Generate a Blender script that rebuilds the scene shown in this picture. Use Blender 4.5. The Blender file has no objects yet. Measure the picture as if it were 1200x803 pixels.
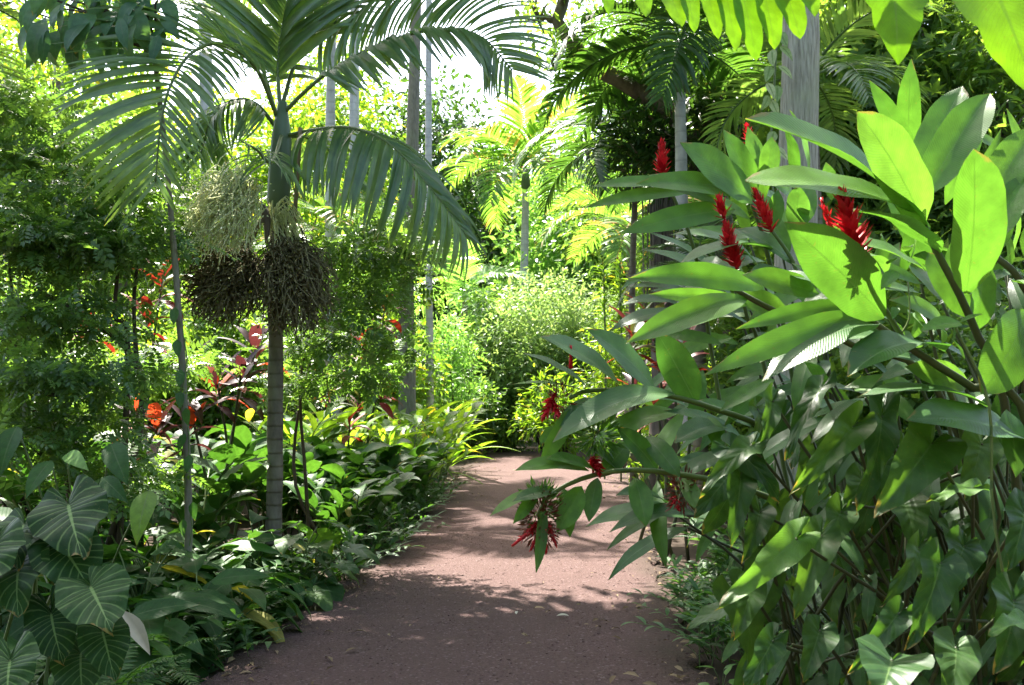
import bpy, math, random
import numpy as np
from mathutils import Vector, Matrix

random.seed(11)
rng = np.random.default_rng(11)
sc = bpy.context.scene
col = sc.collection
R = math.radians

# ------------------------------------------------------------------ camera, sky, sun, exposure
FPX, CX, CY, EYE = 1178.0, 600.0, 401.5, 1.55
PITCH = math.atan(64.5 / FPX)
cam_d = bpy.data.cameras.new('camera')
cam_d.sensor_width = 36.0
cam_d.lens = 36.0 * FPX / 1200.0
cam_d.clip_end = 600.0
cam_d.clip_start = 0.05
cam_d.dof.use_dof = True
cam_d.dof.focus_distance = 5.5
cam_d.dof.aperture_fstop = 9.0
cam = bpy.data.objects.new('camera', cam_d)
cam.location = (0, 0, EYE)
cam.rotation_euler = (R(90) + PITCH, 0, 0)
col.objects.link(cam)
sc.camera = cam

SUN_EL, SUN_AZ = R(58), R(-20)          # azimuth from +Y, negative to the left
world = bpy.data.worlds.new('World')
sc.world = world
world.use_nodes = True
wn = world.node_tree
sky = wn.nodes.new('ShaderNodeTexSky')
sky.sky_type = 'NISHITA'
sky.sun_disc = False
sky.sun_elevation = SUN_EL
sky.sun_rotation = SUN_AZ
sky.air_density = 1.0
sky.dust_density = 4.0
sky.ozone_density = 1.0
bg = wn.nodes['Background']
bg.inputs['Strength'].default_value = 0.12
wn.links.new(sky.outputs[0], bg.inputs[0])

sun_d = bpy.data.lights.new('sun', 'SUN')
sun_d.energy = 5.0
sun_d.angle = R(0.5)
sun_d.color = (1.0, 0.95, 0.86)
sun = bpy.data.objects.new('sun', sun_d)
SV = Vector((math.sin(SUN_AZ) * math.cos(SUN_EL), math.cos(SUN_AZ) * math.cos(SUN_EL), math.sin(SUN_EL)))
sun.rotation_euler = SV.to_track_quat('Z', 'Y').to_euler()
sun.location = (0, 0, 40)
col.objects.link(sun)

sc.view_settings.view_transform = 'Standard'
sc.view_settings.look = 'None'
sc.view_settings.gamma = 1.0
sc.view_settings.exposure = 2.45
sc.render.engine = 'CYCLES'
sc.cycles.max_bounces = 8
sc.cycles.diffuse_bounces = 5
sc.cycles.transmission_bounces = 5
sc.cycles.glossy_bounces = 2
sc.cycles.sample_clamp_indirect = 6.0
sc.cycles.use_denoising = True

# ------------------------------------------------------------------ photo pixel -> place in the world
_cp, _sp = math.cos(PITCH), math.sin(PITCH)
def ray(px, py):
    cx, cy = (px - CX) / FPX, (CY - py) / FPX
    return np.array((cx, _cp - cy * _sp, _sp + cy * _cp))
def P(px, py, Y):
    d = ray(px, py)
    return np.array((0, 0, EYE)) + d * (Y / d[1])
def G(px, py):
    d = ray(px, py)
    return np.array((0, 0, EYE)) + d * (-EYE / d[2])
def X(px, Y):
    return (px - CX) / FPX * Y
def Lr(a, b, t):
    return a + (b - a) * t
def nrm(v):
    v = np.asarray(v, float)
    return v / (np.linalg.norm(v, axis=-1, keepdims=True) + 1e-9)

# ------------------------------------------------------------------ mesh building
def mesh_from(name, V, F, mat=None, UV=None, var=None, smooth=True):
    V = np.ascontiguousarray(V, dtype=np.float32)
    F = np.ascontiguousarray(F, dtype=np.int32)
    me = bpy.data.meshes.new(name)
    n = len(F)
    me.vertices.add(len(V))
    me.vertices.foreach_set('co', V.ravel())
    me.loops.add(n * 4)
    me.loops.foreach_set('vertex_index', F.ravel())
    me.polygons.add(n)
    me.polygons.foreach_set('loop_start', np.arange(0, n * 4, 4, dtype=np.int32))
    if smooth:
        me.polygons.foreach_set('use_smooth', np.ones(n, dtype=bool))
    if UV is not None:
        ul = me.uv_layers.new(name='UVMap')
        ul.data.foreach_set('uv', np.ascontiguousarray(UV, dtype=np.float32).ravel())
    if var is not None:
        at = me.attributes.new('var', 'FLOAT', 'FACE')
        at.data.foreach_set('value', np.ascontiguousarray(var, dtype=np.float32))
    if mat:
        me.materials.append(mat)
    me.update(calc_edges=True)
    return me

class Batch:
    def __init__(self):
        self.V, self.F, self.U, self.A, self.n = [], [], [], [], 0
    def add(self, V, F, UV=None, var=0.5):
        V = np.asarray(V, float); F = np.asarray(F, int)
        self.V.append(V); self.F.append(F + self.n); self.n += len(V)
        self.U.append(np.full((len(F) * 4, 2), 0.25) if UV is None else UV)
        self.A.append(np.full(len(F), var) if np.isscalar(var) else var)
    def tpl(self, T, M, sc_, var=None):
        """many copies of a leaf template: M (N,3,3) columns x,y,z scaled by sc_ ; pos in M[1]"""
        rot, pos = M
        N = len(pos)
        if N == 0: return
        V = np.einsum('nij,vj->nvi', rot * np.asarray(sc_)[:, None, None], T['V']) + pos[:, None, :]
        F = T['F'][None] + (np.arange(N) * len(T['V']))[:, None, None]
        var = rng.random(N) if var is None else var
        self.add(V.reshape(-1, 3), F.reshape(-1, 4), np.tile(T['U'], (N, 1)), np.repeat(var, len(T['F'])))
    def tube(self, pts, rad, n=6, var=0.5, rough=0.0):
        V, F, U = tube(pts, rad, n, rough)
        self.add(V, F, U, var)
    def mesh(self, name, mat, smooth=True, origin=(0, 0, 0)):
        return mesh_from(name, np.concatenate(self.V) - np.asarray(origin), np.concatenate(self.F), mat,
                         np.concatenate(self.U), np.concatenate(self.A), smooth)
    def build(self, name, mat, parent=None, smooth=True, **kw):
        w = WM[parent.name].translation if parent else Vector((0, 0, 0))
        me = self.mesh(name, mat, smooth, tuple(w))
        return put(name, me, parent, Matrix.Translation(w), **kw)

def tube(pts, rad, n=6, rough=0.0):
    pts = np.asarray(pts, float); k = len(pts)
    rad = np.full(k, rad) if np.isscalar(rad) else np.asarray(rad, float)
    tan = nrm(np.gradient(pts, axis=0))
    ref = np.array((0.0, 1, 0)) if abs(tan[0][1]) < .9 else np.array((1.0, 0, 0))
    V = []
    a = np.arange(n) * 2 * np.pi / n
    for i in range(k):
        x = nrm(np.cross(tan[i], ref)); y = np.cross(x, tan[i])
        ref = y
        rr = rad[i] * (1 + rough * rng.normal(size=n)) if rough else np.full(n, rad[i])
        V.append(pts[i] + (np.cos(a) * rr)[:, None] * x + (np.sin(a) * rr)[:, None] * y)
    V = np.concatenate(V)
    F, U = [], []
    for i in range(k - 1):
        for j in range(n):
            j2 = (j + 1) % n
            F.append((i * n + j, i * n + j2, (i + 1) * n + j2, (i + 1) * n + j))
            U += [(j / n, i / k), ((j + 1) / n, i / k), ((j + 1) / n, (i + 1) / k), (j / n, (i + 1) / k)]
    # close both ends with a small cap made of quads
    for b, s in ((0, 1), ((k - 1) * n, -1)):
        for j in range(1, n - 2, 2):
            q = (b, b + j, b + j + 1, b + j + 2)
            F.append(q if s < 0 else q[::-1]); U += [(.2, .2)] * 4
    return V, np.array(F), np.array(U)

def spline(pts, n=12):
    """Catmull-Rom through the points"""
    p = np.asarray(pts, float)
    if len(p) == 2:
        return p[0] + (p[1] - p[0]) * np.linspace(0, 1, n)[:, None]
    q = np.vstack([2 * p[0] - p[1], p, 2 * p[-1] - p[-2]])
    out = []
    for u in np.linspace(0, len(p) - 1 - 1e-6, n):
        i = int(u); t = u - i
        a, b, c, d = q[i], q[i + 1], q[i + 2], q[i + 3]
        out.append(.5 * ((2 * b) + (c - a) * t + (2 * a - 5 * b + 4 * c - d) * t * t + (3 * b - a - 3 * c + d) * t ** 3))
    return np.array(out)

# leaf outlines: half width along the length
PROF = {
    'lance': ([0, .06, .18, .35, .5, .7, .85, .95, 1], [.04, .22, .66, .97, 1, .78, .45, .16, 0]),
    'ginger': ([0, .05, .15, .3, .5, .68, .82, .91, .965, 1], [.05, .28, .66, .92, 1, .9, .62, .32, .12, 0]),
    'ovate': ([0, .05, .15, .3, .45, .65, .82, .93, 1], [.06, .4, .83, 1, .97, .72, .4, .15, 0]),
    'strap': ([0, .05, .2, .5, .75, .9, 1], [.3, .6, .95, 1, .8, .45, 0]),
    'leaflet': ([0, .05, .2, .5, .75, .9, 1], [.35, .7, 1, .9, .6, .3, 0]),
    'gingerbroad': ([0, .05, .15, .3, .5, .7, .84, .93, .97, 1], [.05, .3, .7, .93, 1, .95, .74, .42, .2, 0]),
    'torn': ([0, .08, .25, .42, .55, .6, .63, .76, .8, .92, 1], [.5, .85, 1, 1, .97, .93, .76, .7, .52, .32, .04]),
    'finger': ([0, .1, .3, .55, .75, .9, .97, 1], [.5, .75, 1, .95, .75, .45, .22, 0]),
    'blunt': ([0, .08, .25, .5, .75, .92, 1], [.05, .3, .7, .95, 1, .75, .1]),
}
def leaf_tpl(shape='lance', wr=.3, nl=8, nw=1, fold=.18, droop=.6, wave=0.0, curl=0.0, seed=0):
    r = np.random.default_rng(seed)
    xs, ys = PROF[shape]
    t = np.linspace(0, 1, nl + 1)
    hw = np.maximum(np.interp(t, xs, ys) * wr / 2, .0015)
    ang = -droop * (t - .3)
    c = np.zeros((nl + 1, 3))
    for i in range(nl):
        a = (ang[i] + ang[i + 1]) / 2
        c[i + 1] = c[i] + np.array((0, math.cos(a), math.sin(a))) / nl
    ch = c[-1]; L = np.linalg.norm(ch)
    th = math.atan2(ch[2], ch[1])
    rot = np.array(((1, 0, 0), (0, math.cos(th), math.sin(th)), (0, -math.sin(th), math.cos(th)))) / L
    c = c @ rot.T
    ph = r.random() * 6.28
    V = []
    for i in range(nl + 1):
        a = ang[i] - th
        nz = np.array((0, -math.sin(a), math.cos(a)))
        f = fold * (1 + .4 * math.sin(t[i] * 3 + ph))
        side = curl * (t[i] ** 2)
        for j in range(-nw, nw + 1):
            s = j / nw
            w = wave * wr * math.sin(t[i] * 15 + ph + (1.6 if s > 0 else 0)) * abs(s) ** 2 * (1 - t[i] * .4)
            V.append(c[i] + np.array((1, 0, 0)) * (hw[i] * s * math.cos(f) + side) + nz * (hw[i] * abs(s) * math.sin(f) + w))
    m = 2 * nw + 1
    F, U = [], []
    for i in range(nl):
        for j in range(m - 1):
            F.append((i * m + j, i * m + j + 1, (i + 1) * m + j + 1, (i + 1) * m + j))
            u0, u1 = j / (m - 1), (j + 1) / (m - 1)
            U += [(u0, t[i]), (u1, t[i]), (u1, t[i + 1]), (u0, t[i + 1])]
    return {'V': np.array(V), 'F': np.array(F), 'U': np.array(U)}

def heart_tpl(w=.8, lobe=.28, nw=3, cup=.12, droop=.5, wave=.03, seed=0, arrow=0.0):
    """heart-shaped blade: stalk joint at the origin, tip at (0,1,0), lobes reach behind the joint"""
    r = np.random.default_rng(seed)
    out = [(.0, -.03), (.07, -lobe * .75), (.2, -lobe), (.36, -lobe * .72), (.47, -.02), (.5 - .06 * arrow, .16),
           (.47 - .1 * arrow, .34), (.39 - .1 * arrow, .52), (.27 - .05 * arrow, .7), (.13, .87), (.002, 1.0)]
    mid = [0, 0, 0.01, .02, .05, .12, .22, .36, .54, .76, .985]
    both = spline([(o[0], o[1], m) for o, m in zip(out, mid)], 21)
    out = [(max(0, q[0]), q[1]) for q in both]; mid = [min(max(0, q[2]), q[1] if q[1] > 0 else 0) if i > 12 else max(0, q[2]) for i, q in enumerate(both)]
    K = len(out)
    V, row = [], 2 * nw + 1
    ph = r.random() * 6
    for k in range(K):
        ox, oy = out[k][0] * w, out[k][1]
        for j in range(-nw, nw + 1):
            s = abs(j) / nw
            x = ox * s * (1 if j >= 0 else -1)
            y = mid[k] + (oy - mid[k]) * s
            d = math.hypot(x, y - .2)
            z = cup * abs(x) - droop * .5 * max(y, 0) ** 2 - droop * .25 * max(-y, 0) + droop * .5 * max(y, 0)
            z += wave * math.sin(k * 1.1 + ph + (2 if j > 0 else 0)) * s * s - .035 * math.sin(s * math.pi) * (k % 2) * .0
            z -= .25 * x * x * droop
            V.append((x, y, z))
    F, U = [], []
    for k in range(K - 1):
        for j in range(row - 1):
            F.append((k * row + j, k * row + j + 1, (k + 1) * row + j + 1, (k + 1) * row + j))
            u0, u1 = j / (row - 1), (j + 1) / (row - 1)
            U += [(u0, k / (K - 1)), (u1, k / (K - 1)), (u1, (k + 1) / (K - 1)), (u0, (k + 1) / (K - 1))]
    return {'V': np.array(V, float), 'F': np.array(F), 'U': np.array(U)}

def simple_tpl(wr=.4, fold=.12):
    V = np.array([(0, 0, 0), (wr / 2, .45, fold * wr), (0, 1, -.06), (-wr / 2, .45, fold * wr), (0, .45, 0)])
    return {'V': V, 'F': np.array([(0, 1, 2, 4), (0, 4, 2, 3)]),
            'U': np.array([(.5, 0), (1, .45), (.5, 1), (.5, .45), (.5, 0), (.5, .45), (.5, 1), (0, .45)])}

def orient(d, up):
    """rotation matrices: y along d, z near up"""
    y = nrm(d)
    x = np.cross(y, up)
    bad = np.linalg.norm(x, axis=-1) < 1e-3
    x[bad] = np.cross(y[bad], np.array((1.0, .3, .2)))
    x = nrm(x); z = np.cross(x, y)
    return np.stack([x, y, z], axis=-1)
def mat4(base, d, up, s):
    m = orient(np.asarray([d], float), np.asarray([up], float))[0] * s
    M = Matrix.Identity(4)
    for i in range(3):
        for j in range(3):
            M[i][j] = m[i][j]
        M[i][3] = base[i]
    return M

# ------------------------------------------------------------------ objects
WM = {}
def thing(name, label, cat, loc, group=None):
    o = bpy.data.objects.new(name, None)
    o.empty_display_size = .1
    col.objects.link(o)
    o.location = loc
    WM[o.name] = Matrix.Translation(Vector(loc))
    o['label'] = label; o['category'] = cat
    if group: o['group'] = group
    return o
def put(name, me, parent, world, label=None, kind=None):
    o = bpy.data.objects.new(name, me)
    col.objects.link(o)
    if parent:
        o.parent = parent
        o.matrix_basis = WM[parent.name].inverted() @ world
    else:
        o.matrix_basis = world
    WM[o.name] = world.copy()
    if label: o['label'] = label
    if kind: o['kind'] = kind
    return o
def dup(root, loc, rz=0.0, s=1.0, label=None, group=None, tilt=(0, 0)):
    kids = list(root.children)
    r = root.copy(); col.objects.link(r)
    r.location = loc; r.rotation_euler = (tilt[0], tilt[1], rz); r.scale = (s, s, s)
    if label: r['label'] = label
    if group: r['group'] = group
    for c in kids:
        gk = list(c.children)
        c2 = c.copy(); col.objects.link(c2); c2.parent = r
        for g in gk:
            g2 = g.copy(); col.objects.link(g2); g2.parent = c2
    return r
def structure(name, me):
    o = put(name, me, None, Matrix.Identity(4)); o['kind'] = 'structure'; return o

# ------------------------------------------------------------------ materials
def new_mat(name):
    m = bpy.data.materials.new(name); m.use_nodes = True
    nt = m.node_tree; nt.nodes.clear()
    out = nt.nodes.new('ShaderNodeOutputMaterial')
    return m, nt, out
def N(nt, t, **kw):
    n = nt.nodes.new(t)
    for k, v in kw.items(): setattr(n, k, v)
    return n
def math_(nt, op, a, b=None, c=None):
    n = N(nt, 'ShaderNodeMath', operation=op)
    for i, v in enumerate((a, b, c)):
        if v is None: continue
        if isinstance(v, (int, float)): n.inputs[i].default_value = v
        else: nt.links.new(v, n.inputs[i])
    return n.outputs[0]
def mixc(nt, f, a, b, mode='MIX'):
    n = N(nt, 'ShaderNodeMix', data_type='RGBA', blend_type=mode)
    for idx, v in ((0, f), (6, a), (7, b)):
        if isinstance(v, (int, float)): n.inputs[idx].default_value = v
        elif isinstance(v, tuple): n.inputs[idx].default_value = (*v, 1)
        else: nt.links.new(v, n.inputs[idx])
    return n.outputs[2]

def leaf_mat(name, dark, light, rough=.4, trans=.45, tcol=None, vein=None, vw=.035, side=0, sideamt=.25, k=1.2, odd=None, spec=.3, svw=.13, bst=.4, tip=True):
    m, nt, out = new_mat(name)
    L = nt.links.new
    at = N(nt, 'ShaderNodeAttribute', attribute_name='var')
    oi = N(nt, 'ShaderNodeObjectInfo')
    var = math_(nt, 'FRACT', math_(nt, 'ADD', at.outputs['Fac'], oi.outputs['Random']))
    c = mixc(nt, var, dark, light)
    if odd:                                       # a few leaves have turned another colour
        c = mixc(nt, math_(nt, 'GREATER_THAN', var, odd[1]), c, odd[0])
    tc = N(nt, 'ShaderNodeTexCoord')
    nz = N(nt, 'ShaderNodeTexNoise'); nz.inputs['Scale'].default_value = 9.0; nz.inputs['Detail'].default_value = 4.0
    L(tc.outputs['Object'], nz.inputs['Vector'])
    mot = N(nt, 'ShaderNodeMapRange'); mot.inputs[1].default_value = .3; mot.inputs[2].default_value = .7
    mot.inputs[3].default_value = .82; mot.inputs[4].default_value = 1.18
    L(nz.outputs['Fac'], mot.inputs[0])
    hsv = N(nt, 'ShaderNodeHueSaturation'); L(mot.outputs[0], hsv.inputs['Value']); L(c, hsv.inputs['Color'])
    c = hsv.outputs[0]
    n3 = N(nt, 'ShaderNodeTexNoise'); n3.inputs['Scale'].default_value = 38.0; n3.inputs['Detail'].default_value = 3.0
    L(tc.outputs['Object'], n3.inputs['Vector'])
    fl = N(nt, 'ShaderNodeMapRange'); fl.inputs[1].default_value = .66; fl.inputs[2].default_value = .74; fl.inputs[4].default_value = .55
    L(n3.outputs['Fac'], fl.inputs[0])
    c = mixc(nt, fl.outputs[0], c, (.13, .12, .03))
    if tip:                                       # browned tips and margins
        sp = N(nt, 'ShaderNodeSeparateXYZ'); L(tc.outputs['UV'], sp.inputs[0])
        ed = math_(nt, 'MULTIPLY', math_(nt, 'ABSOLUTE', math_(nt, 'SUBTRACT', sp.outputs[0], .5)), .34)
        e2 = math_(nt, 'ADD', math_(nt, 'ADD', math_(nt, 'MULTIPLY', sp.outputs[1], .8), ed), math_(nt, 'MULTIPLY', nz.outputs['Fac'], .28))
        te = N(nt, 'ShaderNodeMapRange', interpolation_type='SMOOTHSTEP'); te.inputs[1].default_value = 1.0; te.inputs[2].default_value = 1.05; te.inputs[4].default_value = .8
        L(e2, te.inputs[0])
        c = mixc(nt, te.outputs[0], c, (.2, .14, .05))
    bump = None; c0 = c
    if vein or side:
        sep = N(nt, 'ShaderNodeSeparateXYZ'); L(tc.outputs['UV'], sep.inputs[0])
        au = math_(nt, 'ABSOLUTE', math_(nt, 'SUBTRACT', sep.outputs[0], .5))
        sv = None
        if side:
            ph = math_(nt, 'SUBTRACT', math_(nt, 'MULTIPLY', sep.outputs[1], float(side)), math_(nt, 'MULTIPLY', au, k))
            s = math_(nt, 'ABSOLUTE', math_(nt, 'SUBTRACT', math_(nt, 'FRACT', ph), .5))
            sv = N(nt, 'ShaderNodeMapRange', interpolation_type='SMOOTHSTEP')
            sv.inputs[1].default_value = 0.0; sv.inputs[2].default_value = svw; sv.inputs[3].default_value = 1.0; sv.inputs[4].default_value = 0.0
            L(s, sv.inputs[0])
            bump = N(nt, 'ShaderNodeBump'); bump.inputs['Strength'].default_value = bst; bump.inputs['Distance'].default_value = .003
            L(s, bump.inputs['Height'])
            if vein: c = mixc(nt, math_(nt, 'MULTIPLY', sv.outputs[0], sideamt), c, vein)
            c0 = mixc(nt, math_(nt, 'MULTIPLY', sv.outputs[0], .3), c0, tuple(x * .5 for x in dark))
        if vein:
            mv = N(nt, 'ShaderNodeMapRange', interpolation_type='SMOOTHSTEP')
            mv.inputs[1].default_value = vw * .4; mv.inputs[2].default_value = vw; mv.inputs[3].default_value = .85; mv.inputs[4].default_value = 0.0
            L(au, mv.inputs[0])
            c = mixc(nt, mv.outputs[0], c, vein)
            c0 = mixc(nt, math_(nt, 'MULTIPLY', mv.outputs[0], .55), c0, tuple(x * .5 for x in dark))
    bs = N(nt, 'ShaderNodeBsdfPrincipled')
    L(c, bs.inputs['Base Color']); bs.inputs['Roughness'].default_value = rough
    bs.inputs['Specular IOR Level'].default_value = spec
    if bump: L(bump.outputs[0], bs.inputs['Normal'])
    tr = N(nt, 'ShaderNodeBsdfTranslucent')
    tm = mixc(nt, 1.0, c0, tcol or (3.6, 3.4, 1.2), 'MULTIPLY')
    L(tm, tr.inputs['Color'])
    mx = N(nt, 'ShaderNodeMixShader'); mx.inputs[0].default_value = trans
    L(bs.outputs[0], mx.inputs[1]); L(tr.outputs[0], mx.inputs[2]); L(mx.outputs[0], out.inputs[0])
    return m

def bark_mat(name, a, b, scale=(14, 14, 2.5), rough=.85, bump=.6, rings=0, moss=None, ringamt=.6):
    m, nt, out = new_mat(name); L = nt.links.new
    tc = N(nt, 'ShaderNodeTexCoord')
    mp = N(nt, 'ShaderNodeMapping'); mp.inputs['Scale'].default_value = scale
    L(tc.outputs['Object'], mp.inputs[0])
    nz = N(nt, 'ShaderNodeTexNoise'); nz.inputs['Scale'].default_value = 1.0; nz.inputs['Detail'].default_value = 7.0; nz.inputs['Roughness'].default_value = .65
    L(mp.outputs[0], nz.inputs['Vector'])
    mr = N(nt, 'ShaderNodeMapRange'); mr.inputs[1].default_value = .32; mr.inputs[2].default_value = .68
    L(nz.outputs['Fac'], mr.inputs[0])
    c = mixc(nt, mr.outputs[0], a, b)
    n2 = N(nt, 'ShaderNodeTexNoise'); n2.inputs['Scale'].default_value = 2.2; n2.inputs['Detail'].default_value = 5.0
    L(tc.outputs['Object'], n2.inputs['Vector'])
    f2 = N(nt, 'ShaderNodeMapRange'); f2.inputs[1].default_value = .5; f2.inputs[2].default_value = .66
    L(n2.outputs['Fac'], f2.inputs[0])
    c = mixc(nt, math_(nt, 'MULTIPLY', f2.outputs[0], .55), c, moss or tuple(min(1, x * 1.5) for x in b))
    h = nz.outputs['Fac']
    if rings:
        sep = N(nt, 'ShaderNodeSeparateXYZ'); L(tc.outputs['Object'], sep.inputs[0])
        zz = math_(nt, 'ADD', math_(nt, 'MULTIPLY', sep.outputs[2], float(rings)), math_(nt, 'MULTIPLY', n2.outputs['Fac'], .6))
        fr = math_(nt, 'FRACT', zz)
        rg = N(nt, 'ShaderNodeMapRange', interpolation_type='SMOOTHSTEP'); rg.inputs[1].default_value = 0.0; rg.inputs[2].default_value = .22
        L(fr, rg.inputs[0])
        c = mixc(nt, math_(nt, 'MULTIPLY', math_(nt, 'SUBTRACT', 1.0, rg.outputs[0]), ringamt), c, tuple(x * .45 for x in a))
        h = math_(nt, 'ADD', math_(nt, 'MULTIPLY', nz.outputs['Fac'], .5), rg.outputs[0])
    bp = N(nt, 'ShaderNodeBump'); bp.inputs['Strength'].default_value = bump; bp.inputs['Distance'].default_value = .012
    L(h, bp.inputs['Height'])
    bs = N(nt, 'ShaderNodeBsdfPrincipled'); L(c, bs.inputs['Base Color']); bs.inputs['Roughness'].default_value = rough
    bs.inputs['Specular IOR Level'].default_value = .25
    L(bp.outputs[0], bs.inputs['Normal']); L(bs.outputs[0], out.inputs[0])
    return m

def plain_mat(name, a, b, rough=.5, trans=0, scale=20, spec=.4):
    m, nt, out = new_mat(name); L = nt.links.new
    tc = N(nt, 'ShaderNodeTexCoord')
    at = N(nt, 'ShaderNodeAttribute', attribute_name='var')
    nz = N(nt, 'ShaderNodeTexNoise'); nz.inputs['Scale'].default_value = scale; nz.inputs['Detail'].default_value = 4.0
    L(tc.outputs['Object'], nz.inputs['Vector'])
    f = math_(nt, 'FRACT', math_(nt, 'ADD', at.outputs['Fac'], math_(nt, 'MULTIPLY', nz.outputs['Fac'], .7)))
    c = mixc(nt, f, a, b)
    bs = N(nt, 'ShaderNodeBsdfPrincipled'); L(c, bs.inputs['Base Color']); bs.inputs['Roughness'].default_value = rough
    bs.inputs['Specular IOR Level'].default_value = spec
    if trans:
        tr = N(nt, 'ShaderNodeBsdfTranslucent'); L(c, tr.inputs['Color'])
        mx = N(nt, 'ShaderNodeMixShader'); mx.inputs[0].default_value = trans
        L(bs.outputs[0], mx.inputs[1]); L(tr.outputs[0], mx.inputs[2]); L(mx.outputs[0], out.inputs[0])
    else:
        L(bs.outputs[0], out.inputs[0])
    return m

def cinder_mat():
    m, nt, out = new_mat('red_cinder'); L = nt.links.new
    tc = N(nt, 'ShaderNodeTexCoord')
    big = N(nt, 'ShaderNodeTexNoise'); big.inputs['Scale'].default_value = .9; big.inputs['Detail'].default_value = 5.0
    med = N(nt, 'ShaderNodeTexNoise'); med.inputs['Scale'].default_value = 70.0; med.inputs['Detail'].default_value = 8.0; med.inputs['Roughness'].default_value = .75
    vor = N(nt, 'ShaderNodeTexVoronoi'); vor.inputs['Scale'].default_value = 75.0
    for n in (big, med, vor): L(tc.outputs['Object'], n.inputs['Vector'])
    f = N(nt, 'ShaderNodeMapRange'); f.inputs[1].default_value = .3; f.inputs[2].default_value = .7
    L(med.outputs['Fac'], f.inputs[0])
    c = mixc(nt, f.outputs[0], (.05, .031, .027), (.152, .097, .087))
    c = mixc(nt, math_(nt, 'MULTIPLY', big.outputs['Fac'], .45), c, (.11, .064, .059))
    sp = N(nt, 'ShaderNodeSeparateColor'); L(vor.outputs['Color'], sp.inputs[0])
    c = mixc(nt, math_(nt, 'MULTIPLY', math_(nt, 'GREATER_THAN', sp.outputs[0],  .955), .4), c, (.27, .2, .19))
    c = mixc(nt, math_(nt, 'MULTIPLY', math_(nt, 'LESS_THAN', sp.outputs[1], .08), .5), c, (.06, .04, .04))
    sx = N(nt, 'ShaderNodeSeparateXYZ'); L(tc.outputs['UV'], sx.inputs[0])
    ed = math_(nt, 'ADD', math_(nt, 'ABSOLUTE', math_(nt, 'SUBTRACT', sx.outputs[0], .5)), math_(nt, 'MULTIPLY', math_(nt, 'SUBTRACT', big.outputs['Fac'], .5), .35))
    er = N(nt, 'ShaderNodeMapRange', interpolation_type='SMOOTHSTEP'); er.inputs[1].default_value = .36; er.inputs[2].default_value = .5; er.inputs[4].default_value = .75
    L(ed, er.inputs[0])
    c = mixc(nt, er.outputs[0], c, (.06, .046, .034))           # humus and crumbs along both edges
    st = N(nt, 'ShaderNodeTexNoise'); st.inputs['Scale'].default_value = 3.2; st.inputs['Detail'].default_value = 6.0; st.inputs['Roughness'].default_value = .7
    L(tc.outputs['Object'], st.inputs['Vector'])
    sr = N(nt, 'ShaderNodeMapRange'); sr.inputs[1].default_value = .48; sr.inputs[2].default_value = .7; sr.inputs[4].default_value = .45
    L(st.outputs['Fac'], sr.inputs[0])
    c = mixc(nt, sr.outputs[0], c, (.085, .052, .045))          # damp, compacted patches
    hh = math_(nt, 'ADD', math_(nt, 'ADD', math_(nt, 'MULTIPLY', st.outputs['Fac'], 2.2), math_(nt, 'MULTIPLY', med.outputs['Fac'], .7)), math_(nt, 'MULTIPLY', vor.outputs['Distance'], -.8))
    bp = N(nt, 'ShaderNodeBump'); bp.inputs['Strength'].default_value = 1.0; bp.inputs['Distance'].default_value = .012
    L(hh, bp.inputs['Height'])
    bs = N(nt, 'ShaderNodeBsdfPrincipled'); L(c, bs.inputs['Base Color']); bs.inputs['Roughness'].default_value = .95
    bs.inputs['Specular IOR Level'].default_value = .15
    L(bp.outputs[0], bs.inputs['Normal']); L(bs.outputs[0], out.inputs[0])
    return m

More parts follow.
